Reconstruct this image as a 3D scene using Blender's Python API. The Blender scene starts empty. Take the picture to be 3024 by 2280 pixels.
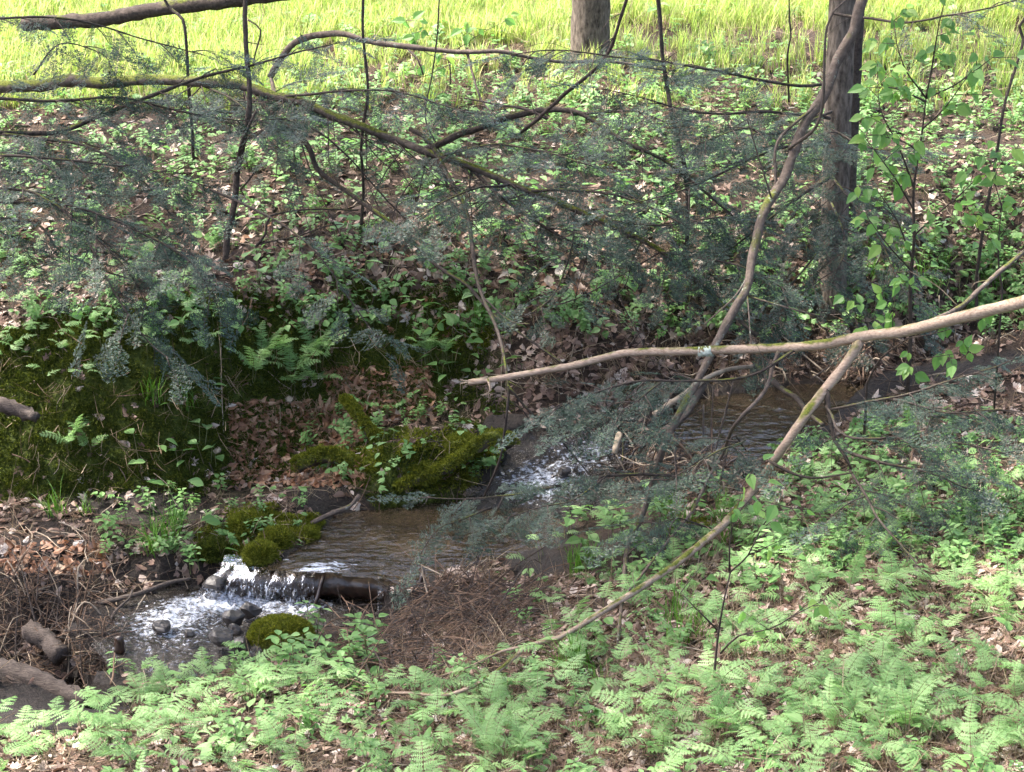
import bpy, math, random
import numpy as np
from mathutils import Vector

random.seed(11)
rng = np.random.default_rng(11)
R = math.radians
S = bpy.context.scene
C = S.collection

# ------------------------------------------------------------------ camera, sky, sun, exposure
CAM_H, PITCH, HFOV = 5.0, 18.0, 26.0
cd = bpy.data.cameras.new('camera'); cam = bpy.data.objects.new('camera', cd); C.objects.link(cam)
cam.location = (0, 0, CAM_H); cam.rotation_euler = (R(90 - PITCH), 0, 0)
cd.sensor_fit = 'HORIZONTAL'; cd.angle = R(HFOV); cd.clip_end = 500; cd.clip_start = 0.05
S.camera = cam
SUN_EL, SUN_AZ = 62.0, -75.0            # azimuth from +Y, positive towards +X
W = bpy.data.worlds.new('World'); S.world = W; W.use_nodes = True
nt = W.node_tree; nt.nodes.clear()
sky = nt.nodes.new('ShaderNodeTexSky'); sky.sky_type = 'NISHITA'; sky.sun_disc = False
sky.air_density = 0.8; sky.dust_density = 5.0; sky.ozone_density = 0.4
sky.sun_elevation = R(SUN_EL); sky.sun_rotation = R(SUN_AZ)
bg = nt.nodes.new('ShaderNodeBackground'); bg.inputs[1].default_value = 0.15
wo = nt.nodes.new('ShaderNodeOutputWorld')
nt.links.new(sky.outputs[0], bg.inputs[0]); nt.links.new(bg.outputs[0], wo.inputs[0])
sl = bpy.data.lights.new('sun', 'SUN'); sl.energy = 3.6; sl.angle = R(1.5); sl.color = (1.0, 0.95, 0.86)
sun = bpy.data.objects.new('sun', sl); C.objects.link(sun)
_sd = Vector((math.sin(R(SUN_AZ)) * math.cos(R(SUN_EL)), math.cos(R(SUN_AZ)) * math.cos(R(SUN_EL)), math.sin(R(SUN_EL))))
sun.rotation_euler = _sd.to_track_quat('Z', 'Y').to_euler(); sun.location = (0, 0, 60)
S.view_settings.view_transform = 'Standard'; S.view_settings.look = 'None'
S.view_settings.gamma = 1.0; S.view_settings.use_curve_mapping = False
S.view_settings.exposure = 2.45
S.render.engine = 'CYCLES'
S.cycles.max_bounces = 6; S.cycles.diffuse_bounces = 3; S.cycles.glossy_bounces = 2; S.cycles.transmission_bounces = 4; S.cycles.transparent_max_bounces = 8
S.cycles.use_adaptive_sampling = True; S.cycles.adaptive_threshold = 0.02
S.cycles.sample_clamp_indirect = 8.0
S.cycles.use_denoising = True

# ------------------------------------------------------------------ measuring helpers (photo pixels -> places)
FPX = 1512.0 / math.tan(R(HFOV / 2)); CP, SP = math.cos(R(PITCH)), math.sin(R(PITCH))
def ray(u, v):
    a = (np.asarray(u, float) - 1512) / FPX; b = -(np.asarray(v, float) - 1140) / FPX
    return np.stack([a, CP + b * SP, -SP + b * CP], -1)
def at(u, v, y):                          # the point on that sight line at distance y in front
    d = ray(u, v); return np.array([0, 0, CAM_H]) + d * (y / d[..., 1:2] if d.ndim > 1 else y / d[1])
def onz(u, v, z):                         # ... at height z
    d = ray(u, v); t = (z - CAM_H) / d[..., 2]
    return np.array([0, 0, CAM_H]) + d * (t[..., None] if d.ndim > 1 else t)
def proj(p):
    p = np.asarray(p, float); q = p - np.array([0, 0, CAM_H])
    dep = q[..., 1] * CP - q[..., 2] * SP; up = q[..., 1] * SP + q[..., 2] * CP
    return 1512 + FPX * q[..., 0] / dep, 1140 - FPX * up / dep

def _h(ix, iy, s):
    n = (ix * 374761393 + iy * 668265263 + s * 1442695041) & 0x7fffffff
    n = ((n ^ (n >> 13)) * 1274126177) & 0x7fffffff
    return ((n ^ (n >> 16)) & 0xffff) / 65535.0
def vn(x, y, s=0):                        # value noise, -1..1
    x = np.asarray(x, float); y = np.asarray(y, float)
    ix = np.floor(x).astype(np.int64); iy = np.floor(y).astype(np.int64); fx = x - ix; fy = y - iy
    fx = fx * fx * (3 - 2 * fx); fy = fy * fy * (3 - 2 * fy)
    a = _h(ix, iy, s) * (1 - fx) + _h(ix + 1, iy, s) * fx
    b = _h(ix, iy + 1, s) * (1 - fx) + _h(ix + 1, iy + 1, s) * fx
    return (a * (1 - fy) + b * fy) * 2 - 1
def fbm(x, y, s=0, o=4):
    r = 0; a = 1.0
    for k in range(o):
        r = r + a * vn(x * 2 ** k, y * 2 ** k, s + 17 * k); a *= 0.5
    return r
def inpoly(u, v, poly):
    u = np.asarray(u, float); v = np.asarray(v, float); ins = np.zeros(u.shape, bool); n = len(poly)
    for i in range(n):
        x1, y1 = poly[i]; x2, y2 = poly[(i + 1) % n]
        if y1 == y2: continue
        c = ((y1 > v) != (y2 > v)) & (u < (x2 - x1) * (v - y1) / (y2 - y1) + x1)
        ins ^= c
    return ins

# ------------------------------------------------------------------ materials
MATS = {}
def new_mat(name):
    m = bpy.data.materials.new(name); m.use_nodes = True; MATS[name] = m
    n = m.node_tree.nodes; l = m.node_tree.links
    n.clear(); out = n.new('ShaderNodeOutputMaterial')
    return m, n, l, out
def ramp(n, stops, interp='LINEAR'):
    r = n.new('ShaderNodeValToRGB'); e = r.color_ramp; e.interpolation = interp
    while len(e.elements) < len(stops): e.elements.new(0.5)
    for k, (p, c) in enumerate(stops):
        e.elements[k].position = p; e.elements[k].color = (*c, 1)
    return r
def tex_noise(n, l, scale, detail=4, rough=0.6, coord='Object', stretch=None):
    tc = n.new('ShaderNodeTexCoord'); t = n.new('ShaderNodeTexNoise')
    t.inputs['Scale'].default_value = scale; t.inputs['Detail'].default_value = detail; t.inputs['Roughness'].default_value = rough
    if stretch:
        mp = n.new('ShaderNodeMapping'); mp.inputs['Scale'].default_value = stretch
        l.new(tc.outputs[coord], mp.inputs[0]); l.new(mp.outputs[0], t.inputs['Vector'])
    else: l.new(tc.outputs[coord], t.inputs['Vector'])
    return t
def mixc(n, l, f, a, b):
    m = n.new('ShaderNodeMix'); m.data_type = 'RGBA'
    for s, x in ((m.inputs[0], f), (m.inputs[6], a), (m.inputs[7], b)):
        if hasattr(x, 'links'): l.new(x, s)
        elif isinstance(x, (int, float)): s.default_value = x
        else: s.default_value = (*x, 1)
    return m.outputs[2]
def math_(n, l, op, a, b=0.0, clamp=False):
    m = n.new('ShaderNodeMath'); m.operation = op; m.use_clamp = clamp
    for s, x in ((m.inputs[0], a), (m.inputs[1], b)):
        if hasattr(x, 'links'): l.new(x, s)
        else: s.default_value = x
    return m.outputs[0]
def bump(n, l, h, strength, dist=0.02):
    b = n.new('ShaderNodeBump'); b.inputs['Strength'].default_value = strength; b.inputs['Distance'].default_value = dist
    l.new(h, b.inputs['Height']); return b.outputs[0]

def leaf_mat(name, stops, trans=0.35, rough=0.5, island=False, spec=0.4, tcol=1.5):
    m, n, l, out = new_mat(name)
    oi = n.new('ShaderNodeObjectInfo'); src = oi.outputs['Random']
    if island:
        g = n.new('ShaderNodeNewGeometry')
        src = math_(n, l, 'FRACT', math_(n, l, 'ADD', oi.outputs['Random'], g.outputs['Random Per Island']))
    r = ramp(n, stops); l.new(src, r.inputs[0])
    t = tex_noise(n, l, 60, 2); col = mixc(n, l, 0.35, r.outputs[0], mixc(n, l, t.outputs[0], (0.0, 0.0, 0.0), r.outputs[0]))
    p = n.new('ShaderNodeBsdfPrincipled'); l.new(col, p.inputs['Base Color'])
    p.inputs['Roughness'].default_value = rough; p.inputs['Specular IOR Level'].default_value = spec
    tr = n.new('ShaderNodeBsdfTranslucent')
    hs = n.new('ShaderNodeHueSaturation'); hs.inputs['Saturation'].default_value = 1.1; hs.inputs['Value'].default_value = tcol
    l.new(r.outputs[0], hs.inputs['Color']); l.new(hs.outputs[0], tr.inputs[0])
    mx = n.new('ShaderNodeMixShader'); mx.inputs[0].default_value = trans
    l.new(p.outputs[0], mx.inputs[1]); l.new(tr.outputs[0], mx.inputs[2]); l.new(mx.outputs[0], out.inputs[0])
    return m

def bark_mat(name, c1, c2, moss=0.0, lichen=0.0, scale=30, stretch=(1, 1, 1), rough=0.9, bmp=0.6, spec=0.2):
    m, n, l, out = new_mat(name)
    t = tex_noise(n, l, scale, 5, 0.65, stretch=stretch); r = ramp(n, [(0.3, c1), (0.7, c2)]); l.new(t.outputs[0], r.inputs[0])
    col = r.outputs[0]; h = t.outputs[0]
    if moss > 0:
        g = n.new('ShaderNodeNewGeometry'); sx = n.new('ShaderNodeSeparateXYZ'); l.new(g.outputs['Normal'], sx.inputs[0])
        t2 = tex_noise(n, l, 5, 4, 0.6)
        f = math_(n, l, 'ADD', math_(n, l, 'MULTIPLY', sx.outputs[2], 0.25), t2.outputs[0])
        rr = ramp(n, [(0.78 - moss * 0.5, (0, 0, 0)), (0.90 - moss * 0.5, (1, 1, 1))]); l.new(f, rr.inputs[0])
        t3 = tex_noise(n, l, 90, 3); mr = ramp(n, [(0.35, (0.035, 0.045, 0.008)), (0.7, (0.14, 0.15, 0.025))]); l.new(t3.outputs[0], mr.inputs[0])
        col = mixc(n, l, rr.outputs[0], col, mr.outputs[0])
    if lichen > 0:
        t4 = tex_noise(n, l, 16, 6, 0.75); rr = ramp(n, [(0.78 - lichen * 0.4, (0, 0, 0)), (0.90 - lichen * 0.4, (.9, .9, .9))]); l.new(t4.outputs[0], rr.inputs[0])
        col = mixc(n, l, rr.outputs[0], col, (0.30, 0.34, 0.28))
    p = n.new('ShaderNodeBsdfPrincipled'); l.new(col, p.inputs['Base Color']); p.inputs['Roughness'].default_value = rough
    p.inputs['Specular IOR Level'].default_value = spec
    l.new(bump(n, l, h, bmp, 0.01), p.inputs['Normal']); l.new(p.outputs[0], out.inputs[0])
    return m

def ground_mat():
    m, n, l, out = new_mat('forest_soil')
    t1 = tex_noise(n, l, 3.0, 8, 0.7); t2 = tex_noise(n, l, 28, 5, 0.7)
    r = ramp(n, [(0.25, (0.016, 0.011, 0.008)), (0.5, (0.045, 0.029, 0.021)), (0.8, (0.13, 0.085, 0.062))]); l.new(t2.outputs[0], r.inputs[0])
    col = mixc(n, l, math_(n, l, 'MULTIPLY', t1.outputs[0], 0.6), r.outputs[0], (0.035, 0.024, 0.017))
    am = n.new('ShaderNodeAttribute'); am.attribute_name = 'moss'; aw = n.new('ShaderNodeAttribute'); aw.attribute_name = 'wet'
    t3 = tex_noise(n, l, 55, 4, 0.7); mr = ramp(n, [(0.3, (0.025, 0.035, 0.007)), (0.55, (0.065, 0.085, 0.014)), (0.8, (0.13, 0.15, 0.022))]); l.new(t3.outputs[0], mr.inputs[0])
    col = mixc(n, l, am.outputs['Fac'], col, mr.outputs[0])
    wr = ramp(n, [(0.3, (0.010, 0.008, 0.007)), (0.75, (0.042, 0.031, 0.026))]); l.new(t2.outputs[0], wr.inputs[0])  # wet mud tone, with the debris hollow's shade painted into its darkness
    col = mixc(n, l, aw.outputs['Fac'], col, wr.outputs[0])
    p = n.new('ShaderNodeBsdfPrincipled'); l.new(col, p.inputs['Base Color'])
    l.new(math_(n, l, 'SUBTRACT', 0.95, math_(n, l, 'MULTIPLY', aw.outputs['Fac'], 0.3)), p.inputs['Roughness'])
    p.inputs['Specular IOR Level'].default_value = 0.25; l.new(bump(n, l, t2.outputs[0], 1.0, 0.05), p.inputs['Normal']); l.new(p.outputs[0], out.inputs[0])
    return m

def water_mat(name, tint, foam_glint_lo, foam_glint_hi, bscale, bstr, stretch=(1, 1, 1), fscale=22, fst=(1, 1, 1), murk=(0.085, 0.064, 0.042), mf=.4, det=3):
    m, n, l, out = new_mat(name)
    t = tex_noise(n, l, bscale, det, 0.55, stretch=stretch)
    nb = bump(n, l, t.outputs[0], bstr, 0.03)
    fr = n.new('ShaderNodeFresnel'); fr.inputs[0].default_value = 1.34; l.new(nb, fr.inputs['Normal'])
    tp = n.new('ShaderNodeBsdfTransparent'); tp.inputs[0].default_value = (*tint, 1)
    df = n.new('ShaderNodeBsdfDiffuse'); df.inputs[0].default_value = (*murk, 1)
    m0 = n.new('ShaderNodeMixShader'); m0.inputs[0].default_value = mf; l.new(tp.outputs[0], m0.inputs[1]); l.new(df.outputs[0], m0.inputs[2])
    gl = n.new('ShaderNodeBsdfGlossy'); gl.inputs['Roughness'].default_value = 0.06; l.new(nb, gl.inputs['Normal'])
    mx = n.new('ShaderNodeMixShader'); l.new(fr.outputs[0], mx.inputs[0]); l.new(m0.outputs[0], mx.inputs[1]); l.new(gl.outputs[0], mx.inputs[2])
    af = n.new('ShaderNodeAttribute'); af.attribute_name = 'foam_glint'
    t2 = tex_noise(n, l, fscale, 4, 0.7, stretch=fst)
    f = math_(n, l, 'ADD', af.outputs['Fac'], math_(n, l, 'MULTIPLY', math_(n, l, 'SUBTRACT', t2.outputs[0], 0.5), 1.7))  # white of real foam, and of glints painted onto the calmer water
    rr = ramp(n, [(foam_glint_lo, (0, 0, 0)), (foam_glint_hi, (1, 1, 1))]); l.new(f, rr.inputs[0])
    fm = n.new('ShaderNodeBsdfPrincipled'); fm.inputs['Base Color'].default_value = (0.60, 0.64, 0.73, 1); fm.inputs['Roughness'].default_value = 0.25
    l.new(nb, fm.inputs['Normal'])
    m2 = n.new('ShaderNodeMixShader'); l.new(rr.outputs[0], m2.inputs[0]); l.new(mx.outputs[0], m2.inputs[1]); l.new(fm.outputs[0], m2.inputs[2])
    l.new(m2.outputs[0], out.inputs[0])
    return m

ground_mat()
water_mat('pool_water', (0.55, 0.47, 0.36), 0.66, 0.95, 11, 0.5, (1, 1.5, 1), 26, (.6, 1.6, 1), det=2)  # white past the threshold paints sparkles on the ripples along with foam
water_mat('shaded_water', (0.2, 0.18, 0.16), 0.66, 0.95, 14, 0.5, (1, 1.4, 1), 30, murk=(0.012, 0.01, 0.008), mf=.5)  # near-black murk paints the shade of the debris hollow into the water
water_mat('white_water', (0.42, 0.38, 0.34), 0.50, 0.95, 26, 1.0, (1, 1.3, 1), 34, (.8, 1.5, 1.0), murk=(0.06, 0.052, 0.046))
water_mat('fall_water', (0.78, 0.80, 0.84), 0.52, 1.05, 30, 0.9, (1, 1, 0.3), 60, (1.0, 1.0, 0.15), mf=.06)
bark_mat('mossy_bark', (0.03, 0.024, 0.02), (0.12, 0.095, 0.08), moss=0.36, lichen=0.2)
bark_mat('moss_log', (0.03, 0.024, 0.02), (0.10, 0.08, 0.06), moss=0.62)
bark_mat('dark_bark', (0.022, 0.017, 0.015), (0.085, 0.066, 0.056), moss=0.15, lichen=0.28, scale=40)
bark_mat('twig_bark', (0.03, 0.022, 0.019), (0.09, 0.068, 0.058), lichen=0.05, scale=50)
bark_mat('bare_wood', (0.19, 0.13, 0.095), (0.42, 0.32, 0.25), moss=0.25, lichen=0.25, scale=18, stretch=(1, 6, 6), bmp=0.3)
bark_mat('lichen_bark', (0.05, 0.038, 0.032), (0.15, 0.115, 0.095), moss=0.1, lichen=0.48, scale=30)
bark_mat('grey_bark', (0.018, 0.014, 0.011), (0.20, 0.16, 0.13), moss=0.14, lichen=0.34, scale=38, stretch=(1, 1, 0.3), bmp=1.0)
bark_mat('wet_wood', (0.008, 0.006, 0.005), (0.05, 0.026, 0.016), scale=30, rough=0.3, spec=0.6)
bark_mat('grey_deadwood', (0.022, 0.017, 0.015), (0.115, 0.092, 0.08), scale=22, stretch=(1, 7, 7), bmp=0.5)
bark_mat('pale_stick', (0.16, 0.12, 0.085), (0.42, 0.34, 0.26), scale=25, bmp=0.2)
bark_mat('brown_stick', (0.06, 0.038, 0.026), (0.19, 0.125, 0.088), scale=25, bmp=0.3)
bark_mat('wet_stone', (0.012, 0.010, 0.009), (0.048, 0.040, 0.036), scale=22, rough=0.4, spec=0.5)
bark_mat('mossy_stone', (0.03, 0.025, 0.02), (0.09, 0.075, 0.06), moss=0.85, scale=22)
leaf_mat('needle', [(0.0, (0.020, 0.040, 0.028)), (0.5, (0.034, 0.064, 0.045)), (0.85, (0.058, 0.098, 0.070)), (1.0, (0.095, 0.15, 0.075))], 0.15, 0.45, island=True, spec=0.35)
leaf_mat('fern_leaf', [(0.0, (0.15, 0.28, 0.09)), (0.5, (0.22, 0.37, 0.135)), (1.0, (0.30, 0.46, 0.19))], 0.35, 0.55)
leaf_mat('herb_leaf', [(0.0, (0.11, 0.22, 0.06)), (0.6, (0.17, 0.32, 0.10)), (1.0, (0.26, 0.41, 0.15))], 0.35, 0.5, island=True)
leaf_mat('sapling_leaf', [(0.0, (0.10, 0.21, 0.055)), (0.6, (0.15, 0.29, 0.08)), (1.0, (0.24, 0.37, 0.09))], 0.45, 0.5)
leaf_mat('meadow_grass', [(0.0, (0.19, 0.28, 0.06)), (0.45, (0.27, 0.37, 0.09)), (0.8, (0.38, 0.43, 0.15)), (1.0, (0.48, 0.42, 0.24))], 0.45, 0.55, island=True)
leaf_mat('green_grass', [(0.0, (0.06, 0.15, 0.02)), (1.0, (0.13, 0.26, 0.04))], 0.35, 0.5, island=True)
leaf_mat('straw', [(0.0, (0.11, 0.075, 0.045)), (0.5, (0.23, 0.165, 0.10)), (1.0, (0.38, 0.30, 0.20))], 0.2, 0.7, island=True)
leaf_mat('dry_leaf', [(0.0, (0.10, 0.058, 0.040)), (0.3, (0.19, 0.112, 0.08)), (0.6, (0.30, 0.20, 0.155)), (0.85, (0.45, 0.34, 0.28)), (1.0, (0.64, 0.56, 0.50))], 0.15, 0.6)
leaf_mat('rust_leaf', [(0.0, (0.17, 0.075, 0.038)), (0.6, (0.30, 0.15, 0.085)), (1.0, (0.46, 0.29, 0.19))], 0.2, 0.55)
leaf_mat('moss', [(0.0, (0.028, 0.042, 0.008)), (0.5, (0.065, 0.085, 0.015)), (1.0, (0.125, 0.145, 0.025))], 0.2, 0.9, island=True, spec=0.1)
leaf_mat('bright_moss', [(0.0, (0.07, 0.085, 0.012)), (0.5, (0.14, 0.155, 0.022)), (1.0, (0.24, 0.25, 0.04))], 0.25, 0.9, island=True, spec=0.1)
leaf_mat('canopy_leaf', [(0.0, (0.05, 0.11, 0.03)), (1.0, (0.10, 0.19, 0.05))], 0.4, 0.5, island=True)
leaf_mat('stem_green', [(0.0, (0.12, 0.15, 0.05)), (0.6, (0.15, 0.16, 0.06)), (1.0, (0.13, 0.085, 0.045))], 0.1, 0.6)

# ------------------------------------------------------------------ mesh helpers
class MB:
    def __init__(s): s.v = []; s.f = []; s.mi = []; s.n = 0
    def add(s, v, f, mi=0):
        v = np.asarray(v, float); s.v.append(v)
        for q in f: s.f.append(tuple(int(i) + s.n for i in q)); s.mi.append(mi)
        s.n += len(v)
    def mesh(s, name, mats, off=(0, 0, 0), smooth=False):
        me = bpy.data.meshes.new(name)
        v = np.concatenate(s.v) - np.asarray(off, float) if s.v else np.zeros((0, 3))
        me.from_pydata(v.tolist(), [], s.f)
        for m in mats: me.materials.append(MATS[m])
        if len(mats) > 1: me.polygons.foreach_set('material_index', s.mi)
        if smooth: me.polygons.foreach_set('use_smooth', [True] * len(s.f))
        me.update(); return me
def smooth_line(pts, step=0.06):
    p = np.asarray(pts, float)
    if len(p) < 3:
        n = max(2, int(np.linalg.norm(p[-1] - p[0]) / step)); return p[0] + (p[-1] - p[0]) * np.linspace(0, 1, n)[:, None]
    q = np.vstack([2 * p[0] - p[1], p, 2 * p[-1] - p[-2]]); out = []
    for i in range(1, len(q) - 2):
        n = max(2, int(np.linalg.norm(q[i + 1] - q[i]) / step)); t = np.linspace(0, 1, n, endpoint=False)[:, None]
        a, b, c, d = q[i - 1], q[i], q[i + 1], q[i + 2]
        out.append(0.5 * ((2 * b) + (c - a) * t + (2 * a - 5 * b + 4 * c - d) * t ** 2 + (3 * b - a - 3 * c + d) * t ** 3))
    out.append(p[-1:]); return np.concatenate(out)
def tube(line, r0, r1, sides=8, rough=0.08, seed=0, taper=1.0, wob=0.0):
    p = np.asarray(line, float).copy(); n = len(p); lr = np.random.default_rng(seed + 1)
    if wob > 0 and n > 4:
        k = max(3, n // 5); w = lr.normal(0, wob, (k, 3)); xi = np.linspace(0, k - 1, n)
        p = p + np.stack([np.interp(xi, range(k), w[:, j]) for j in range(3)], 1) * np.minimum(1, np.arange(n) / 4)[:, None]
    t = np.gradient(p, axis=0); t /= np.linalg.norm(t, axis=1)[:, None] + 1e-9
    a = np.array([0, 0, 1.0]) if abs(t[0, 2]) < 0.9 else np.array([1.0, 0, 0])
    nrm = a - t[0] * a.dot(t[0]); nrm /= np.linalg.norm(nrm); V = np.zeros((n, sides, 3)); ang = np.arange(sides) * 2 * math.pi / sides
    rr = r0 + (r1 - r0) * np.linspace(0, 1, n) ** taper
    lump = 1 + rough * lr.normal(0, 1, (n, sides))
    for i in range(n):
        nrm = nrm - t[i] * nrm.dot(t[i]); nrm /= np.linalg.norm(nrm) + 1e-9; b = np.cross(t[i], nrm)
        V[i] = p[i] + (np.cos(ang)[:, None] * nrm + np.sin(ang)[:, None] * b) * (rr[i] * lump[i])[:, None]
    f = []
    for i in range(n - 1):
        for k in range(sides):
            k2 = (k + 1) % sides; f.append((i * sides + k, i * sides + k2, (i + 1) * sides + k2, (i + 1) * sides + k))
    f.append(tuple(range(sides - 1, -1, -1))); f.append(tuple((n - 1) * sides + k for k in range(sides)))
    return V.reshape(-1, 3), f
def tag(o, label=None, cat=None, group=None, kind=None):
    if label: o['label'] = label
    if cat: o['category'] = cat
    if group: o['group'] = group
    if kind: o['kind'] = kind
    return o
def thing(name, loc, label, cat, group=None):
    o = bpy.data.objects.new(name, None); C.objects.link(o); o.location = loc; o.empty_display_size = 0.1
    return tag(o, label, cat, group)
def wloc(o):
    p = np.zeros(3)
    while o is not None: p = p + np.array(o.location); o = o.parent
    return p
def part(name, mb, mats, parent=None, smooth=True, kind=None):
    off = wloc(parent) if parent else np.zeros(3)
    o = bpy.data.objects.new(name, mb.mesh(name, mats, off, smooth)); C.objects.link(o)
    if parent: o.parent = parent
    if kind: o['kind'] = kind
    return o
def solo(name, mb, mats, base, label, cat, group=None, smooth=True):
    o = bpy.data.objects.new(name, mb.mesh(name, mats, base, smooth)); C.objects.link(o); o.location = base
    return tag(o, label, cat, group)

# scatter (for what nobody could count): points that carry rotation, scale and kind
def scatter_group(coll):
    g = bpy.data.node_groups.new('scatter_' + coll.name, 'GeometryNodeTree')
    g.interface.new_socket('Geometry', in_out='INPUT', socket_type='NodeSocketGeometry')
    g.interface.new_socket('Geometry', in_out='OUTPUT', socket_type='NodeSocketGeometry')
    n = g.nodes; l = g.links
    gi = n.new('NodeGroupInput'); go = n.new('NodeGroupOutput'); ip = n.new('GeometryNodeInstanceOnPoints')
    ci = n.new('GeometryNodeCollectionInfo'); ci.inputs['Collection'].default_value = coll
    ci.inputs['Separate Children'].default_value = True; ci.inputs['Reset Children'].default_value = True
    def na(name, dt):
        a = n.new('GeometryNodeInputNamedAttribute'); a.data_type = dt; a.inputs['Name'].default_value = name
        return [o for o in a.outputs if o.name == 'Attribute' and o.enabled][0]
    er = n.new('FunctionNodeEulerToRotation'); l.new(na('rot', 'FLOAT_VECTOR'), er.inputs[0])
    l.new(gi.outputs[0], ip.inputs['Points']); l.new(ci.outputs[0], ip.inputs['Instance'])
    ip.inputs['Pick Instance'].default_value = True
    l.new(na('idx', 'INT'), ip.inputs['Instance Index']); l.new(er.outputs[0], ip.inputs['Rotation']); l.new(na('scl', 'FLOAT'), ip.inputs['Scale'])
    l.new(ip.outputs[0], go.inputs[0]); return g
PROTO = {}
def protos(key, meshes):
    c = bpy.data.collections.new('proto_' + key)
    for k, me in enumerate(meshes): c.objects.link(bpy.data.objects.new('%s_proto_%02d' % (key, k), me))
    PROTO[key] = (c, len(meshes), scatter_group(c), meshes)
def scatter(name, key, P, rot, scl, idx=None, parent=None, label=None, cat=None):
    P = np.asarray(P, float); n = len(P); me = bpy.data.meshes.new(name); off = wloc(parent) if parent else np.zeros(3)
    me.vertices.add(n); me.vertices.foreach_set('co', (P - off).astype(np.float32).ravel())
    a = me.attributes.new('rot', 'FLOAT_VECTOR', 'POINT'); a.data.foreach_set('vector', np.asarray(rot, np.float32).ravel())
    a = me.attributes.new('scl', 'FLOAT', 'POINT'); a.data.foreach_set('value', np.broadcast_to(np.asarray(scl, np.float32), (n,)).copy())
    if idx is None: idx = rng.integers(0, PROTO[key][1], n)
    a = me.attributes.new('idx', 'INT', 'POINT'); a.data.foreach_set('value', np.asarray(idx, np.int32))
    o = bpy.data.objects.new(name, me); C.objects.link(o); o['kind'] = 'stuff'
    md = o.modifiers.new('scatter', 'NODES'); md.node_group = PROTO[key][2]
    if parent: o.parent = parent
    return tag(o, label, cat)
def eul_from_axes(X, Z):                  # rotation with local x along X and local z near Z -> XYZ euler arrays
    X = X / (np.linalg.norm(X, axis=1)[:, None] + 1e-9); Y = np.cross(Z, X); Y /= np.linalg.norm(Y, axis=1)[:, None] + 1e-9; Z = np.cross(X, Y)
    sy = -X[:, 2]; b = np.arcsin(np.clip(sy, -1, 1)); a = np.arctan2(Y[:, 2], Z[:, 2]); c = np.arctan2(X[:, 1], X[:, 0])
    return np.stack([a, b, c], 1)

# ------------------------------------------------------------------ ground
LV_LL, LV_LOW, LV_MID, LV_UP, LV_FAR = -0.25, 0.0, 0.19, 0.50, 0.66
ctrl = []
def cp(z, *uv):
    for u, v in uv: ctrl.append(tuple(onz(u, v, z)))
for u, vz in {-300: ((2280, .35), (2190, .10)), 100: ((2280, .45), (2190, .15)), 500: ((2280, .5), (2130, .3), (2050, .10)),
              900: ((2280, .6), (2050, .34), (1930, .14)), 1250: ((2280, .7), (2000, .45), (1860, .28), (1800, .24)),
              1650: ((2280, .8), (1950, .6), (1720, .36), (1640, .27)), 2000: ((2280, .95), (1900, .75), (1600, .53), (1500, .42)),
              2450: ((2280, 1.1), (1800, .85), (1450, .64), (1360, .56)), 2700: ((1300, .68), (1225, .62)),
              3024: ((2280, 1.25), (1800, 1.0), (1350, .8), (1140, .72)), 3400: ((2280, 1.35), (1800, 1.15), (1200, .85))}.items():
    for v, z in vz: cp(z, (u, v))
cp(-.40, (-300, 2120), (-100, 2110), (100, 2100), (250, 2080)); cp(-.32, (130, 2000), (-100, 2020)); cp(-.2, (330, 2060))
cp(-.07, (400, 1890), (600, 1960), (480, 1800), (750, 1930)); cp(-.12, (650, 1800), (900, 1830), (1100, 1815)); cp(-.03, (360, 1800), (330, 1930))
cp(.06, (1000, 1650), (1200, 1650), (1300, 1570), (1450, 1600)); cp(.10, (1100, 1560), (1560, 1580)); cp(.14, (860, 1660))
cp(.16, (1560, 1460)); cp(.26, (1650, 1380), (1500, 1370)); cp(.33, (1800, 1380), (1750, 1300))
cp(.50, (1900, 1300), (1960, 1360)); cp(.48, (2080, 1400)); cp(.36, (2150, 1290), (2270, 1240), (2360, 1220), (2080, 1200)); cp(.42, (2470, 1190))
cp(.52, (2650, 1120)); cp(.55, (2850, 1070)); cp(.58, (3024, 1050), (3300, 1010))
cp(.0, (0, 1960), (200, 1960)); cp(.14, (180, 1850), (-200, 1850)); cp(.06, (335, 1735)); cp(.24, (150, 1640), (-200, 1650)); cp(.2, (450, 1600))
cp(.12, (560, 1680)); cp(.34, (770, 1600)); cp(.26, (880, 1600)); cp(.24, (950, 1500)); cp(.3, (700, 1500)); cp(.31, (1150, 1465)); cp(.40, (1260, 1400))
cp(.5, (1400, 1300)); cp(.42, (1100, 1370)); cp(.55, (1430, 1260), (1680, 1235)); cp(.58, (1900, 1180)); cp(.62, (2100, 1140)); cp(.68, (2300, 1105))
cp(.74, (2550, 1050)); cp(.8, (2800, 1005)); cp(.85, (3024, 985)); cp(.92, (3300, 955))
cp(.24, (-300, 1490), (0, 1475)); cp(.25, (300, 1460)); cp(.28, (550, 1425)); cp(.35, (680, 1345)); cp(.42, (850, 1255)); cp(.45, (1000, 1225)); cp(.5, (1200, 1185)); cp(.57, (1400, 1150))
cp(1.0, (-300, 1020), (0, 1030), (300, 1050)); cp(.95, (550, 1060), (660, 1030), (800, 985), (950, 960)); cp(.92, (1150, 960)); cp(.9, (1350, 975)); cp(.85, (1520, 1010)); cp(.8, (1720, 1060), (1900, 1060)); cp(.86, (2200, 1030))
for u in (-500, 0, 450, 900, 1350, 1800, 2250, 2700, 3150, 3550):
    cp(1.2 if u < 1700 else 1.14, (u, 800)); cp(1.42, (u, 600)); cp(1.6, (u, 400)); cp(1.75, (u, 200)); cp(1.9, (u, 0))
for x in (-9, -4, 0, 4, 9): ctrl += [(x, 30, 2.7), (x, 4.0, 2.3 + 0.03 * x), (x, 0, 3.35), (x, -10, 4.2)]
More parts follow.
